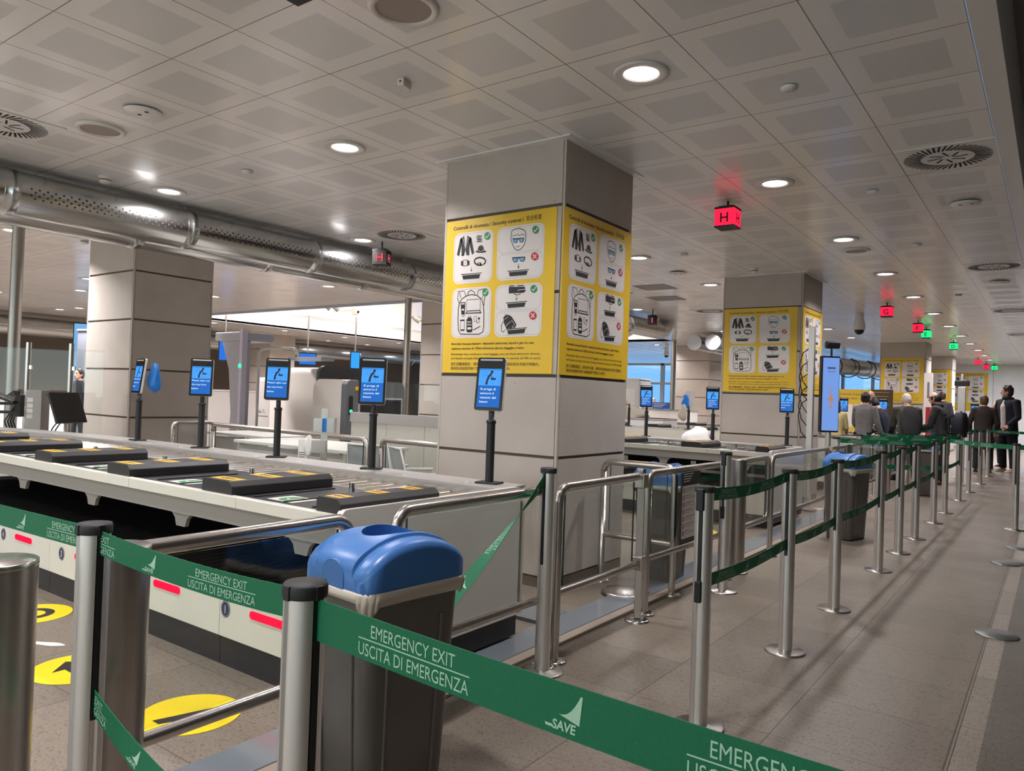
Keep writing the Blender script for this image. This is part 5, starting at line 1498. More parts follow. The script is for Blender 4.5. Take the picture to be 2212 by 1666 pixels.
    if open_coat:
        b2 = MB(); torso(b2, [(up(.50, .050 * H), .040 * H, .036 * H), (up(.62, .050 * H), .038 * H, .036 * H), (up(.76, .050 * H), .044 * H, .036 * H), (up(.835, .022 * H), .030 * H, .032 * H)])
        fuse(b2, 'shirt', cloth('shirt_cloth', open_coat), t, .010)
    if collar:
        b2 = MB(); b2.tube([up(.855) + Vector((.045 * H * math.cos(a), .045 * H * math.sin(a), .004 * H * math.sin(a))) for a in [2 * PI * j / 16 for j in range(16)]], .017 * H, 10, closed=True)
        b2.build('scarf', cloth('scarf_cloth', collar), t)
    # eyes, brows, mouth
    fb = MB()
    for s in (-1, 1):
        ell(fb, hp(s * .017, .0475, .006), .0055 * H, .004 * H, .0035 * H, 8, 6, Rh)
        fb.tube([hp(s * .010, .052, .018), hp(s * .026, .048, .019)], .0022 * H, 6)
    fb.build('eyes', M['ink'], t)
    fb = MB(); fb.tube([hp(-.012, .0535, -.036), hp(0, .056, -.037), hp(.012, .0535, -.036)], .0026 * H, 6); fb.build('mouth', mat('lips', srgb(160, 92, 85), .5), t)
    if hair:
        hb = MB()
        if hair_kind == 'bald_fringe':
            ell(hb, hp(0, -.017, -.006), .0495 * H, .050 * H, .052 * H, rot=Rh)
            for sd in (-1, 1): ell(hb, hp(sd * .040, .012, .006), .010 * H, .022 * H, .022 * H, 12, 8, Rh)
        else:
            ell(hb, hp(0, -.010, .014), .052 * H, .056 * H, .060 * H, rot=Rh)
            ell(hb, hp(0, -.020, -.010), .050 * H, .044 * H, .055 * H, rot=Rh)
            if hair_kind in ('long', 'hanging'):
                L = .19 if hair_kind == 'long' else .15
                dn = Vector((0, -.15, -1)).normalized() if hair_kind == 'long' else Vector((.25, .15, -1)).normalized()
                p0 = hp(0, -.030, .0)
                rows = []
                for i in range(7):
                    f = i / 6; c = p0 + dn * L * H * f; r1 = (.052 + .016 * f) * H * (1 if f < .9 else .8); r2 = (.034 - .008 * f) * H
                    rows.append([c + Vector((r1 * math.cos(a) * (1 + .04 * math.sin(5 * a + i)), r2 * math.sin(a), 0)) for a in [2 * PI * j / 20 for j in range(20)]])
                loft(hb, rows)
            if hair_kind == 'tousled':
                rr = random.Random(5)
                for k in range(26):
                    a = rr.uniform(0, 2 * PI); e = rr.uniform(.15, 1.1)
                    q = hp(.044 * math.cos(a) * math.cos(e), -.008 + .046 * math.sin(a) * math.cos(e), .022 + .050 * math.sin(e)); ell(hb, q, .016 * H, .016 * H, .014 * H, 8, 6)
            if hair_kind == 'bun': ell(hb, hp(0, -.062, .018), .024 * H, .022 * H, .024 * H)
        fuse(hb, 'hair', cloth('hair', hair, .55), t, .009)
    return t, up, hc

fwd = {'L': ((-.10, .28, -1), (.12, 1, -.45)), 'R': ((.10, .28, -1), (-.12, 1, -.45))}
person('person with long dark hair and a pale yellow hoodie seen from behind', -3.40, 15.15, 4, 1.47, (214, 198, 140), (40, 38, 40), (38, 28, 27), 'long', 3, fwd, 1.0)
person('person with dark tied hair in a grey long-sleeved top seen from behind', -2.90, 15.10, -8, 1.62, (112, 110, 108), (24, 23, 25), (34, 27, 25), 'bun', 6, {'L': ((-.14, .25, -1), (-.02, .9, -.5)), 'R': ((.22, .10, -1), (.25, .45, -1))}, 1.02)
person('person with long black hair in a navy top bending over a tray', -2.50, 15.36, 62, 1.62, (24, 27, 44), (30, 30, 34), (22, 18, 20), 'hanging', 30, fwd, .95, head_down=18)
person('bald person in a white shirt whose head shows behind the grey-shirted person', -3.50, 19.0, 175, 1.73, (200, 198, 195), (40, 42, 50), None, 'none', 0, None, 1.0, skin_rgb=(212, 160, 138))
pw, upw, hw = person('white-haired person in an olive jacket with a black backpack, bending forward', -2.13, 14.95, 18, 1.66, (62, 62, 50), (40, 40, 42), (196, 184, 168), 'short', 22, fwd, 1.12, head_down=14)
pg, upg, hg = person('person in a dark grey jacket in left profile with a large black shoulder bag', -1.66, 15.5, 82, 1.67, (62, 60, 62), (34, 34, 38), (40, 32, 28), 'bald_fringe', 10, fwd, 1.1, head_down=6, collar=(28, 28, 34))
person('person in a long dark brown coat seen from behind', -1.30, 19.45, 6, 1.69, (46, 38, 34), (30, 28, 30), (84, 62, 46), 'short', 0, {'L': ((-.3, .1, -1), (.1, .5, -1)), 'R': ((.3, .1, -1), (-.1, .6, -1))}, 1.08, hem=.30, skirt=True)
pm, upm, hm = person('tall person with tousled brown hair in an open dark coat over a pale shirt', -.87, 20.05, 134, 1.93, (24, 25, 36), (20, 20, 24), (58, 42, 34), 'tousled', 2, {'L': ((-.25, .10, -1), (.35, .75, -.8)), 'R': ((.30, .05, -1), (-.15, .70, -.9))}, 1.28, hem=.42, head_turn=-38, open_coat=(196, 186, 180), collar=(30, 30, 38), shoes=(190, 182, 172))
person('person whose face shows between the brown coat and the tall person', -1.22, 22.1, 150, 1.58, (60, 60, 66), (40, 40, 46), (52, 40, 36), 'short')
person('dark-haired person half hidden behind the white and red banner', -2.05, 18.0, 100, 1.50, (44, 52, 82), (30, 30, 36), (32, 26, 26), 'short')
person('distant tall person whose head shows above the grey jacket', -2.60, 24.0, 0, 1.86, (50, 48, 50), (40, 40, 44), (52, 40, 34), 'short')
person('dark-haired traveller behind the glass at the far left', -14.8, 6.52, 200, 1.55, (30, 30, 36), (40, 40, 44), (28, 24, 24), 'short')
person('person in white behind the third conveyor near the blue notice', -10.1, 21.0, 190, 1.70, (200, 200, 205), (60, 60, 66), (60, 40, 34), 'short', 16)
# things they carry
def pack(label, x, y, z, rz, w, d, h, m, seed=1, tilt=0.0):
    t = thing('backpack', label, 'bag', (x, y, z), math.radians(rz)); rows = []
    for i in range(11):
        f = i / 10; k = (math.sin(PI * min(1, (f * .80 + .14))) ** .28) * (1.0 - .18 * f)
        rows.append([Vector((w / 2 * k * abs(math.cos(a)) ** .55 * (1 if math.cos(a) > 0 else -1), d / 2 * k * abs(math.sin(a)) ** .55 * (1 if math.sin(a) > 0 else -1) - tilt * f, h * f)) for a in [2 * PI * j / 28 for j in range(28)]])
    bb = MB(); loft(bb, rows); bb.build('bag_body', m, t)
    bb = MB(); rows = [[Vector((p.x * .72, -d / 2 * .55 + p.y * .35 - tilt * .3, h * .12 + p.z * .48)) for p in r] for r in rows]; loft(bb, rows); bb.build('front_pocket', m, t)
    bb = MB(); bb.tube([(-.05, -tilt, h * .97), (-.04, -tilt, h * 1.04), (.04, -tilt, h * 1.04), (.05, -tilt, h * .97)], .008, 8); bb.build('top_handle', M['black_mat'], t)
    for s in (-1, 1):
        bb = MB(); bb.tube([(s * w * .28, d * .35, h * .08), (s * w * .40, d * .75, h * .35), (s * w * .36, d * .80, h * .75), (s * w * .24, d * .35 - tilt * .8, h * .93)], .014, 8); bb.build('strap', M['black_mat'], t)
    return t
bagm = cloth('black_nylon', (28, 27, 30), .7)
pack('black backpack on the white-haired person in the olive jacket', -2.06, 14.74, .90, 18, .36, .22, .46, bagm, 1, -.13)
pack('large dark bag hanging from the shoulder of the person in the grey jacket', -1.40, 15.50, .86, 82, .42, .26, .44, cloth('navy_nylon', (26, 27, 36), .7), 2, .02)
t = thing('tray', 'pale grey security tray held by the person in navy', 'tray', (-2.62, 15.80, .89), .3)
bb = MB(); rows = []
for k, z in ((.86, 0), (.90, .01), (1, .10), (1.03, .105), (1.03, .112), (.97, .11), (.88, .015)): rows.append([Vector((px, py, z)) for px, py in rrect(-.26 * k, -.19 * k, .26 * k, .19 * k, .05, 4)])
loft(bb, rows); bb.build('tray_shell', mat('tray_grey', srgb(170, 176, 186), .4), t)
# ---------------------------------------------------------------- scanner machine of the inner zone
DG = mat('dark_grey_housing', srgb(96, 98, 100), .4)
LG = mat('light_grey_housing', srgb(176, 170, 166), .45)
WH = mat('warm_white_housing', srgb(214, 206, 198), .35)
t = thing('baggage_scanner', 'large white and dark grey baggage scanner with rounded arch behind the steel rail', 'scanner', (-8.5, 7.0, 0))
off = t.location
def arch(y0, y1, z0, z1, r0, r1, n=8):
    pts = [(y0, z0), (y1, z0), (y1, z1 - r1)]
    pts += arc2((y1 - r1, z1 - r1), r1, 0, 90, n) + arc2((y0 + r0, z1 - r0), r0, 90, 180, n); return pts
fx = Fr((-8.42, 0, 0), (0, 1, 0), (0, 0, 1))
bb = MB(off); bb.prism(arch(6.9, 7.78, .34, 1.63, .10, .36), fx, -1.10, -.03, 0, False); bb.build('main_housing', WH, t, .01)
bb = MB(off); bb.prism(arch(6.88, 7.80, .0, 1.655, .12, .38), fx, -.03, .03); bb.build('arch_frame', DG, t, .008)
bb = MB(off); bb.prism([(7.12 + .07 * i, 1.47 + .03 * math.sin(PI * i / 6)) for i in range(7)] + [(7.12 + .07 * (6 - i), 1.44 + .03 * math.sin(PI * (6 - i) / 6)) for i in range(7)], fx, .03, .036); bb.build('red_strip', mat('dull_red', srgb(120, 28, 45), .4), t)
bb = MB(off); bb.box(-9.95, 6.93, .66, -9.53, 7.7, 1.47); bb.build('rear_housing', LG, t, .05)
bb = MB(off); bb.box(-9.92, 6.94, .0, -9.53, 7.7, .66); bb.box(-9.5, 6.93, 0, -8.46, 7.7, .34); bb.build('base', DG, t)
f2 = Fr((0, 6.93, 0), (1, 0, 0), (0, 0, 1)); bb = MB(off)
put_text(bb, 'Kylin Ti', f2, -9.89, .93, .06, .003, 0, .21); bb.stroke([(-9.89, .885), (-9.60, .885)], .014, f2, .003)
bb.build('lettering', M['ink_grey'], t)
t = thing('baggage_scanner', 'smaller white front module of the scanner with a tunnel mouth and green lamp', 'scanner', (-7.53, 6.6, 0)); off = t.location
f3 = Fr((-7.53, 0, 0), (0, 1, 0), (0, 0, 1)); f4 = Fr((0, 6.6, 0), (1, 0, 0), (0, 0, 1))
sp = arc2((-7.96, .65), .20, 180, 250, 6) + [(-7.58, .44), (-7.58, 1.46)] + arc2((-8.01, 1.31), .15, 90, 180, 6)
bb = MB(off); bb.prism(sp, f4, -.26, 0); bb.build('side_housing', WH, t, .012)
bb = MB(off); bb.box(-8.10, 6.87, .0, -7.58, 7.62, 1.40); bb.build('core', DG, t)
bb = MB(off); bb.prism(arch(6.59, 7.66, .0, 1.455, .08, .12), f3, -.05, .05); bb.build('mouth_frame', DG, t, .015)
bb = MB(off); bb.prism([(6.80, .90), (7.62, .90), (7.62, 1.23), (6.80, 1.23)], f3, .05, .056, 0); bb.build('mouth_rim', LG, t)
bb = MB(off); bb.prism([(6.83, .90), (7.59, .90), (7.59, 1.205), (6.83, 1.205)], f3, .056, .062, 0); bb.build('curtain', M['rubber'], t)
bb = MB(off); bb.prism(rrect(6.635, 1.00, 6.70, 1.25, .03), f3, .05, .058); bb.build('lamp_panel', M['black'], t)
bb = MB(off); bb.prism(circ(6.667, 1.045, .022), f3, .058, .068); bb.build('green_lamp', emit_mat('green_lamp', (.05, 1, .45), 1.6), t)
bb = MB(off); bb.prism([(6.74, 1.32), (6.94, 1.32), (6.94, 1.37), (6.74, 1.37)], f3, .05, .053); bb.build('warning_label', M['yellow_st'], t)
bb = MB(off); bb.prism(circ(6.82, 1.345, .028), f3, .053, .08); bb.build('stop_button', M['crossc'], t)
bb = MB(off); bb.box(-8.06, 6.592, 1.14, -8.02, 6.60, 1.17); bb.build('lock', M['chrome'], t)

# low partition with glass in front of the pillar
t = thing('partition', 'low white partition with grey cap and glass top left of the central pillar', 'partition', (-6.3, 6.35, 0)); off = t.location
for k in range(3):
    bb = MB(off); x = -7.08 + .62 * k; bb.box(x + .003, 6.33, .0, x + .617, 6.40, .93); bb.build('panel', M['cream'], t)
bb = MB(off); bb.box(-7.09, 6.32, .93, -5.20, 6.41, 1.05); bb.build('cap_rail', LG, t)
bb = MB(off); bb.box(-6.75, 6.36, 1.05, -5.20, 6.368, 1.42); bb.build('glass_top', M['glass'], t)

# walk-through arch scanner, tables, chairs
t = thing('security_arch', 'pale grey walk-through arch with a green lamp left of the scanner', 'scanner', (-9.2, 6.05, 0)); off = t.location
AG = mat('arch_grey', srgb(172, 174, 184), .45)
bb = MB(off); bb.prism([(-9.30, 0), (-8.96, 0), (-8.96, 1.95), (-9.48, 1.95), (-9.30, 1.55), (-9.22, .95)], Fr((0, 6.05, 0), (1, 0, 0), (0, 0, 1)), -.10, 0); bb.build('side_panel', AG, t, .01)
bb = MB(off); bb.box(-8.96, 5.98, 0, -8.90, 6.06, 2.10); bb.build('post', mat('lavender_edge', srgb(205, 202, 220), .4), t)
bb = MB(off); bb.box(-9.58, 6.0, 1.95, -8.93, 6.5, 2.065); bb.build('lintel', AG, t, .01)
bb = MB(off); bb.cyl((-8.93, 5.975, 1.60), (-8.93, 5.965, 1.60), .03, n=20); bb.build('green_lamp', emit_mat('green_lamp_b', (.05, 1, .4), 1.6), t)
t = thing('ceiling_arm', 'white bent tube with a flat grey lamp over the scanner', 'arm', (-9.1, 6.4, 0)); off = t.location
bb = MB(off); bb.tube([(-9.12, 6.4, 0), (-9.12, 6.4, 1.80), (-9.09, 6.42, 1.86), (-9.0, 6.48, 1.88), (-8.72, 6.66, 1.88), (-8.66, 6.70, 1.84), (-8.64, 6.72, 1.76)], .022, 14); bb.build('tube', M['white_plastic'], t)
bb = MB(off); bb.box(-8.75, 6.62, 1.71, -8.05, 6.85, 1.76); bb.build('lamp_box', mat('pale_blue_grey', srgb(180, 192, 205), .4), t)
def table(label, x, y, w, d, rz=0.0):
    t = thing('table', label, 'table', (x, y, 0), rz)
    bb = MB(); bb.box(-w / 2, -d / 2, .715, w / 2, d / 2, .745); bb.build('tabletop', M['white_plastic'], t, .003)
    for a in (-1, 1):
        for c in (-1, 1):
            bb = MB(); bb.box(a * (w / 2 - .05) - .02, c * (d / 2 - .05) - .02, 0, a * (w / 2 - .05) + .02, c * (d / 2 - .05) + .02, .715); bb.build('leg', M['alu'], t)
    bb = MB(); bb.box(-w / 2 + .07, -d / 2 + .03, .25, w / 2 - .07, -d / 2 + .045, .70); bb.build('modesty_panel', LG, t)
table('white table behind the rail, nearer of two', -6.3, 5.2, 1.8, .85)
table('white table behind the rail, farther of two', -8.0, 5.62, 1.2, .6)
def chair(label, x, y, rz):
    t = thing('mesh_chair', label, 'chair', (x, y, 0), rz, 'pale mesh-back chairs')
    rows = []
    for i in range(9):
        f = i / 8; rows.append([Vector((u * .235 * (1 - .12 * f), .20 + .10 * f - .05 * (1 - u * u), .46 + .41 * f + .02 * u * u)) for u in [-1 + 2 * j / 10 for j in range(11)]])
    v = [p for r in rows for p in r]; bb = MB(); bb.add(v, [(i * 11 + j, i * 11 + j + 1, (i + 1) * 11 + j + 1, (i + 1) * 11 + j) for i in range(8) for j in range(10)], 0, True)
    o = bb.build('backrest', M['chair_mesh'], t); s = o.modifiers.new('thick', 'SOLIDIFY'); s.thickness = .008
    bb = MB(); bb.tube([(-.235, .19, .45), (-.21, .30, .88), (0, .255, .868), (.21, .30, .88), (.235, .19, .45)], .011, 10); bb.build('back_frame', M['white_plastic'], t)
    bb = MB(); bb.box(-.23, -.22, .425, .23, .20, .46); bb.build('seat', M['chair_mesh'], t, .012)
    for a in (-1, 1):
        bb = MB(); bb.tube([(a * .25, -.20, .01), (a * .25, -.17, .44), (a * .255, -.15, .63), (a * .255, .16, .64)], .012, 10); bb.build('leg', M['alu'], t)
        bb = MB(); bb.tube([(a * .25, .30, .01), (a * .24, .18, .44)], .012, 10); bb.build('leg', M['alu'], t)
        bb = MB(); bb.box(a * .255 - .022, -.17, .638, a * .255 + .022, .17, .660); bb.build('armrest', M['white_plastic'], t, .006)
    return t
_c1 = chair('pale mesh-back chair partly behind the rail, left of two', -5.28, 5.08, math.radians(205))
_c2 = chair('pale mesh-back chair beside the central pillar, right of two', -4.62, 5.02, math.radians(150))
_c1.scale = _c2.scale = (.93, .93, .93)
# glove dispenser stand
t = thing('glove_stand', 'steel stand with blue glove boxes and a sign behind the conveyor', 'stand', (-4.86, 4.06, 0), math.radians(38))
bb = MB(); bb.box(-.028, -.006, .02, .028, .006, 1.16); bb.build('upright', M['steel'], t)
bb = MB(); bb.box(-.15, -.15, 0, .15, .15, .02); bb.build('base', M['steel'], t)
bb = MB(); bb.box(-.075, -.06, .97, -.005, .0, 1.08); bb.box(.03, -.06, .97, .085, .0, 1.08); bb.box(.085, -.055, .965, .092, .03, 1.085); bb.build('holder', M['steel'], t)
bb = MB(); bb.box(-.005, -.05, .972, .03, -.01, 1.082); bb.build('glove_box', M['glove_blue'], t, .004)
bb = MB(); bb.box(-.085, -.075, .80, .03, -.01, .90); bb.build('tissue_holder', M['steel'], t)
bb = MB(); bb.box(-.19, -.07, .74, -.12, -.064, .905)
bb.build('card', M['paper'], t)
bb = MB(); f9 = Fr((0, -.0705, 0), (1, 0, 0), (0, 0, 1))
for k in range(4): bb.stroke([(-.185, .80 - k * .018), (-.135 + .008 * (k % 2), .80 - k * .018)], .006, f9, .001)
bb.build('card_lines', M['ink_grey'], t)
rows = []; rnd = random.Random(9)
for i in range(7):
    f = i / 6; rows.append([Vector((-.11 + (.05 * math.sin(PI * (f * .8 + .15))) * math.cos(a) * (1 + .25 * math.sin(3 * a + i)), -.05 + .03 * math.sin(a), .78 + .16 * f)) for a in [2 * PI * j / 14 for j in range(14)]])
bb = MB(); loft(bb, rows); bb.build('tissues', M['paper'], t)

# monitors and posts at far left
t = thing('screen_partition', 'clear glass screen on two tall steel posts at far left', 'partition', (-8.0, 3.9, 0)); off = t.location
for x, y in ((-9.05, 3.45), (-8.66, 3.72)):
    bb = MB(off); bb.cyl((x, y, 0), (x, y, 1.72), .028, n=24); bb.build('post', M['steel'], t)
    for z in (1.45, 1.05):
        bb = MB(off); bb.obox((x + .03, y + .02, z), .03, .03, .04, .6); bb.build('clamp', M['chrome'], t)
f5 = Fr((-9.8, 2.93, 0), Vector((.39, .27, 0)).normalized(), (0, 0, 1))
bb = MB(off); bb.prism([(0, .55), (1.75, .55), (1.75, 1.66), (0, 1.66)], f5, -.004, .004); bb.build('glass', M['glass'], t)
t = thing('equipment_cabinet', 'slim grey control cabinet with small labels at far left', 'cabinet', (-8.72, 3.42, 0), math.radians(40))
bb = MB(); bb.box(-.075, -.06, 0, .085, .10, 1.205); bb.build('housing', LG, t, .005)
bb = MB(); fq = Fr((0, -.0605, 0), (1, 0, 0), (0, 0, 1))
for z in (1.08, 1.02, .965, .91): bb.poly([(-.06, z), (.0, z), (.0, z + .045), (-.06, z + .045)], fq, .001)
bb.build('labels', M['paper'], t)
t = thing('monitor', 'black flat monitor seen from behind at far left', 'monitor', (-8.46, 3.62, .84), math.radians(118))
bb = MB(); Rm = Matrix.Rotation(math.radians(-20), 4, 'X'); bb.obox((0, 0, .19), .44, .03, .34, mat=Rm); bb.build('back_shell', M['black'], t, .008)
bb = MB(); bb.box(-.06, .02, .16, .06, .12, .24); bb.build('mount', LG, t)
bb = MB(); bb.tube([(0, .05, .1), (-.05, .12, -.02), (-.1, .14, -.14)], .006, 8); bb.tube([(.03, .05, .1), (.0, .13, -.05), (-.03, .14, -.2)], .006, 8); bb.build('cables', M['rubber'], t)
t = thing('keyboard_arm', 'black folding arm with keyboard and cables at far left', 'equipment', (-8.92, 3.25, .95), math.radians(38))
bb = MB(); bb.box(-.22, -.03, .0, .10, .0, .03); bb.box(-.22, -.03, .09, .10, .0, .12); bb.box(-.22, -.03, .0, -.19, .0, .12); bb.box(.07, -.04, -.03, .13, .03, .20); bb.build('bracket', M['black_mat'], t)
bb = MB(); bb.obox((-.08, -.02, .18), .36, .16, .028, mat=Matrix.Rotation(.35, 4, 'Y')); bb.build('keyboard', M['black'], t, .004)
for k in range(4):
    bb = MB(); bb.tube([(-.02 + .03 * k, -.02, .19), (.05 + .02 * k, -.03, .24), (.10, -.02, .15), (.05 - .03 * k, -.02, -.08), (.09 - .03 * k, 0, -.22)], .007, 8); bb.build('cable', M['rubber'], t)

# stuff on the far left wall: screens, boards
def wall_screen(label, x, y, z, w, h, m, rz=PI / 2):
    t = thing('wall_monitor', label, 'monitor', (x, y, z), rz)
    bb = MB(); bb.box(-w / 2, -.02, -h / 2, w / 2, .06, h / 2); bb.build('casing', M['black'], t)
    bb = MB(); bb.box(-w / 2 + .02, -.024, -h / 2 + .02, w / 2 - .02, -.020, h / 2 - .02); bb.build('display', m, t)
    bb = MB(); bb.cyl((0, .05, h / 2 - .05), (0, .05, CEIL - z), .02, n=12); bb.build('hanger', M['steel'], t)
    return t
SB = emit_mat('wall_screen_blue', srgb(50, 120, 230), .9); SB2 = emit_mat('wall_screen_cyan', srgb(60, 165, 245), .95)
wall_screen('blue hanging flight monitor above the scanner arch', -14.6, 11.6, 2.04, .42, .30, SB, math.radians(55))
wall_screen('tall cyan monitor right of the flight monitor', -13.7, 12.3, 2.05, .24, .42, SB2, math.radians(55))
wall_screen('dark blue monitor at the left pillar edge', -16.8, 10.8, 2.2, .30, .50, SB, math.radians(60))
wall_screen('tall bright vertical screen behind the plain left pillar', -18.7, 8.35, 1.95, .55, 1.5, emit_mat('ad_screen', srgb(120, 175, 225), .95), math.radians(65))
def cab(label, x, y, w, d, h, m, rz=0.0, name='cabinet', z=0):
    t = thing(name, label, 'cabinet', (x, y, z), rz); bb = MB(); bb.box(-w / 2, -d / 2, 0, w / 2, d / 2, h); bb.build('body', m, t, .01)
    bb = MB(); bb.box(-w / 2 - .01, -d / 2 - .01, h - .03, w / 2 + .01, d / 2 + .01, h); bb.build('top', LG, t); return t
cab('tall grey cabinet behind the glass screen at far left', -15.6, 7.4, .5, 1.0, 2.35, mat('blue_grey_cab', srgb(140, 144, 156), .5), .2)
cab('white counter behind the glass screen at far left', -12.6, 4.6, 1.6, .7, 1.05, M['wall_white'], .1, 'counter')
cab('white counter along the inner zone seen beyond the third conveyor', -7.9, 14.75, 2.6, .7, .95, M['wall_white'], 0, 'counter')
cab('pale counter under the blue notice', -8.9, 18.4, 2.6, .6, 1.1, M['wall_white'], 0, 'counter')
cab('grey machine block before the blue glazing', -11.4, 21.3, 1.9, 1.0, 2.0, mat('machine_grey', srgb(150, 152, 156), .5), .1, 'machine')
t = thing('blue_notice', 'small blue notice with pale lines on the glass beyond the third conveyor', 'notice', (-8.35, 18.05, 1.12))
bb = MB(); bb.box(-.24, 0, 0, .24, .01, .17); bb.build('board', mat('notice_blue', srgb(40, 85, 165), .4), t)
bb = MB(); fn = Fr((0, 0, 0), (1, 0, 0), (0, 0, 1))
for k in range(3): bb.stroke([(-.20, .13 - .04 * k), (.16 - .06 * k, .13 - .04 * k)], .012, fn, .002)
bb.build('pale_lines', M['poster_white'], t)
for k, (x, y) in enumerate([(-11.6, 9.4), (-13.0, 8.6), (-15.4, 10.2), (-12.4, 11.6), (-16.6, 12.6)]):
    cab(['white low counter right of the arch', 'grey cabinet with glass front left of the scanner', 'white desk on the far side of the inner zone', 'grey desk behind the scanner', 'beige counter by the distant wall'][k], x, y, 1.5, .7, [1.0, 1.25, 1.1, 1.2, 1.15][k], [M['wall_white'], LG, M['wall_white'], LG, M['wall_beige']][k], .5 * k, 'counter')

# totem screen with plane symbol, tall mast with camera and cables, boards
t = thing('totem_screen', 'tall light blue totem screen with a small orange plane beside the second pillar', 'screen', (-2.32, 10.0, 0), math.radians(34))
bb = MB(); bb.cyl((0, .03, 0), (0, .03, 1.04), .035, n=20); bb.lathe([(.16, 0), (.16, .012), (.03, .016)], (0, .03, 0)); bb.build('stand', M['alu'], t)
bb = MB(); bb.box(-.125, -.02, 1.00, .105, .05, 1.96); bb.build('casing', M['black'], t, .004)
fr = Fr((0, -.0205, 0), (1, 0, 0), (0, 0, 1))
bb = MB(); bb.poly([(-.105, 1.02), (.098, 1.02), (.098, 1.94), (-.105, 1.94)], fr, .0015); bb.build('display', M['sky_panel'], t)
bb = MB(); put_text(bb, 'WELCOME', fr, 0, 1.755, .024, .0028, 0, .10, 'C'); bb.stroke([(-.05, 1.81), (.05, 1.81)], .022, fr, .0028); bb.build('screen_lettering', mat('screen_grey', srgb(95, 110, 150), .6), t)
bb = MB(); c = (0, 1.42); bb.poly([(-.006, 1.30), (.006, 1.30), (.009, 1.40), (.045, 1.385), (.045, 1.40), (.009, 1.455), (.004, 1.56), (0, 1.60), (-.004, 1.56), (-.009, 1.455), (-.045, 1.40), (-.045, 1.385), (-.009, 1.40)], fr, .0028); bb.poly([(-.02, 1.30), (.02, 1.30), (.006, 1.33), (-.006, 1.33)], fr, .003)
bb.build('plane_symbol', emit_mat('orange_symbol', srgb(205, 150, 110), .7), t)
bb = MB(); bb.cyl((.01, .02, 1.96), (.01, .02, 2.06), .012, n=12); bb.build('camera_stem', M['black'], t)
bb = MB(); bb.cyl((-.06, .02, 2.105), (.10, .02, 2.105), .048, n=24); bb.build('camera_head', M['black'], t)
t = thing('mast', 'tall grey profile mast with loose cables in front of the second pillar', 'mast', (-2.52, 9.86, 0))
bb = MB(); bb.box(-.035, -.035, .02, .035, .035, 2.33); bb.build('profile', M['alu'], t, .003)
bb = MB(); bb.box(-.10, -.10, 0, .10, .10, .02); bb.build('foot', M['steel'], t)
rnd = random.Random(4)
for k in range(5):
    bb = MB(); z0 = 2.05 - .16 * k
    bb.tube([(-.03, -.02, z0), (-.09 - .02 * rnd.random(), -.05, z0 - .06), (-.13, -.06, z0 - .2 - .1 * rnd.random()), (-.10 + .03 * rnd.random(), -.05, z0 - .42), (-.03, -.03, z0 - .5)], .006, 8); bb.build('cable', M['rubber'], t)
t = thing('mast', 'slim grey mast with a black camera bar before the far poster', 'mast', (-1.45, 16.35, 0))
bb = MB(); bb.box(-.06, -.05, 0, .06, .05, 1.78); bb.box(-.02, -.02, 1.78, .02, .02, 2.02); bb.build('profile', M['alu'], t, .004)
bb = MB(); bb.box(-.12, -.06, 1.80, .12, .04, 1.90); bb.build('camera_bar', M['black'], t, .01)
# free-standing boards behind the people
t = thing('notice_board', 'yellow security information board behind the grey-shirted person', 'notice', (-4.02, 19.6, .55))
bb = MB(); bb.box(-.36, 0, .0, .40, .02, 1.22); bb.build('board', mat('ochre_board', srgb(214, 176, 60), .45), t)
bb = MB(); fb = Fr((0, -.001, 0), (1, 0, 0), (0, 0, 1)); bb.poly(rrect(-.31, .30, -.0, .86, .04), fb, .001); bb.poly(rrect(.03, .30, .34, .86, .04), fb, .001); bb.build('white_fields', M['poster_white'], t)
bb = MB(); put_text(bb, 'Controlli di sicurezza', fb, -.30, 1.08, .05, .002, 0, .62); put_text(bb, 'Security check', fb, -.30, .98, .05, .002, 0, .40)
bb.poly([(-.27, .62), (-.22, .78), (-.18, .78), (-.14, .62), (-.18, .62), (-.20, .70), (-.23, .62)], fb, .002); bb.poly(circ(.19, .72, .06), fb, .002); bb.build('black_print', M['ink_soft'], t)
bb = MB(); bb.box(-.30, .02, -.55, -.26, .06, .5); bb.box(.30, .02, -.55, .34, .06, .5); bb.build('stand', M['alu'], t)
t = thing('notice_board', 'dark brown board with pale lines left of the third pillar', 'notice', (-3.58, 20.6, .75))
bb = MB(); bb.box(-.30, 0, 0, .28, .02, 1.05); bb.build('board', mat('brown_board', srgb(70, 58, 44), .5), t)
bb = MB(); fb = Fr((0, -.001, 0), (1, 0, 0), (0, 0, 1))
for k in range(9): bb.stroke([(-.27, .98 - .1 * k), (.20 - .03 * (k % 3), .98 - .1 * k)], .014, fb, .001)
bb.build('pale_lines', mat('ochre_lines', srgb(170, 140, 90), .5), t)
bb = MB(); bb.box(-.02, .02, -.75, .02, .06, .5); bb.build('stand', M['alu'], t)
t = thing('banner', 'narrow white and red banner beside the third pillar', 'banner', (-2.58, 21.0, 0))
bb = MB(); bb.box(-.10, 0, .60, .10, .02, 2.25); bb.build('white_panel', M['poster_white'], t)
bb = MB(); bb.box(-.045, -.004, .62, .06, 0, 1.40); bb.build('red_band', mat('banner_red', srgb(165, 35, 42), .5), t)
bb = MB(); fb = Fr((0, -.001, 0), (0, 0, 1), (-1, 0, 0)); bb.stroke([(1.62, .0), (2.02, .0)], .05, fb, .002); bb.build('vertical_lettering', M['ink_grey'], t)
bb = MB(); bb.box(-.12, -.08, 0, .12, .10, .03); bb.box(-.02, .02, .03, .02, .05, .62); bb.build('stand', M['alu'], t)

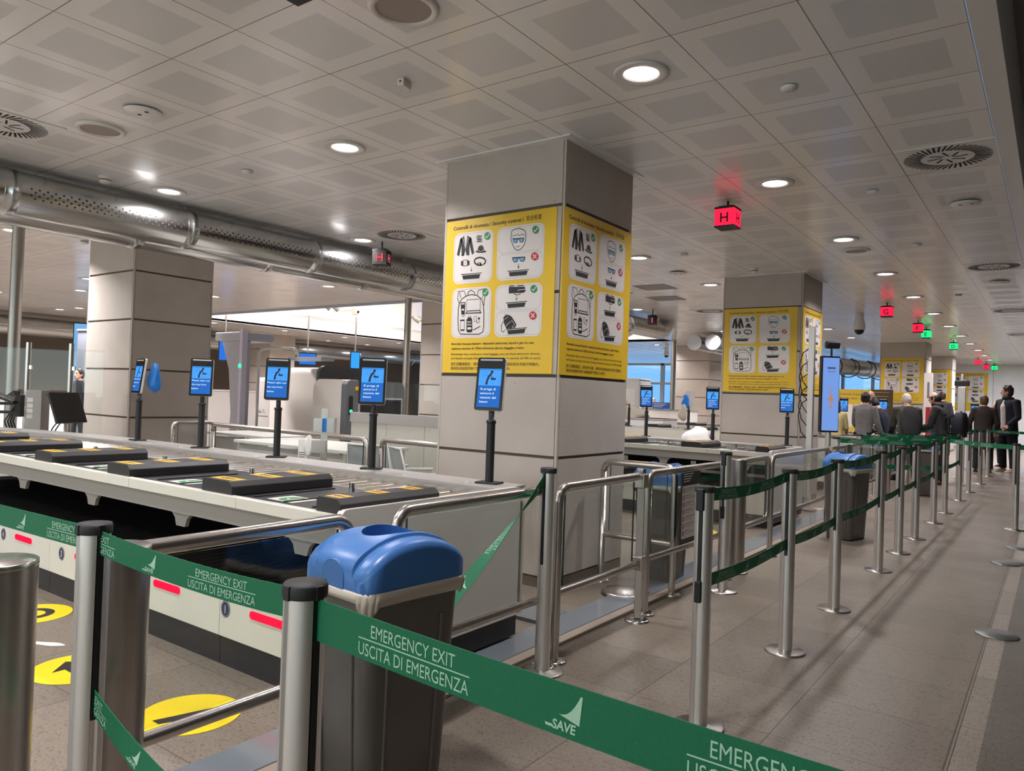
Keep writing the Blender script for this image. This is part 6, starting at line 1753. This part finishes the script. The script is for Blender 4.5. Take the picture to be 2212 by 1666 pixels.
# ---------------------------------------------------------------- stickers on the floor
def floor_sticker(label, x, y, mark):
    t = thing('floor_sticker', label, 'sticker', (x, y, 0), 0, 'yellow floor stickers')
    fr = Fr((0, 0, .0008), (1, 0, 0), (0, 1, 0))
    bb = MB(); bb.prism(circ(0, 0, .195, n=48), fr, 0, .0008); bb.build('yellow_disc', mat('sticker_yellow', srgb(238, 210, 20), .4, noise=.05, nscale=6), t)
    bb = MB()
    if mark == 'arrow': bb.poly([(-.12, -.0), (-.02, .10), (-.02, .045), (.12, .045), (.12, -.045), (-.02, -.045), (-.02, -.10)], fr, .0014)
    elif mark == 'bar': bb.poly([(-.05, -.13), (.0, -.13), (.08, .08), (.02, .10)], fr, .0014); bb.poly([(.02, .10), (.10, .02), (.11, .06), (.06, .12)], fr, .0014)
    else:
        n = 26; bb.stroke([(.085 * math.cos(2 * PI * i / n), .085 * math.sin(2 * PI * i / n)) for i in range(n)], .045, fr, .0014, 0, True)
    bb.build('black_mark', M['ink'], t)
floor_sticker('yellow round floor sticker nearest the viewer, crossed by the lower rail', -2.775, 1.695, 'bar')
floor_sticker('yellow round floor sticker partly hidden by the nearest left belt post', -3.60, 1.63, 'arrow')
floor_sticker('yellow round floor sticker beside the bollard at the left edge', -4.62, 1.84, 'ring')
floor_sticker('yellow round floor sticker by the second conveyor, glimpsed behind the notice', -2.95, 7.35, 'ring')
for k, (x, y, a) in enumerate([(-4.07, 1.665, .5)]):
    fr = Fr((x, y, .0012), (math.cos(a), math.sin(a), 0), (-math.sin(a), math.cos(a), 0)); bb = MB((x, y, 0))
    bb.prism([(-.13 + .26 * q, .022 * math.sin(PI * q) * (1.15 + .5 * math.cos(2 * PI * q) - .25 * math.cos(PI * q)) + .004) for q in [i / 12 for i in range(13)]] + [(-.13 + .26 * q, -.022 * math.sin(PI * q) * (1.15 + .5 * math.cos(2 * PI * q) - .25 * math.cos(PI * q)) - .004) for q in [1 - i / 12 for i in range(13)]], fr, 0, .0008)
    o = bb.build('footprint_sticker', M['paper']); o.location = (x, y, 0); tag(o, 'small white footprint sticker on the floor between two yellow ones', 'sticker')

cab('low pale counter carrying a far lit screen', -1.55, 20.6, .5, .6, .83, M['wall_white'], 0, 'counter')
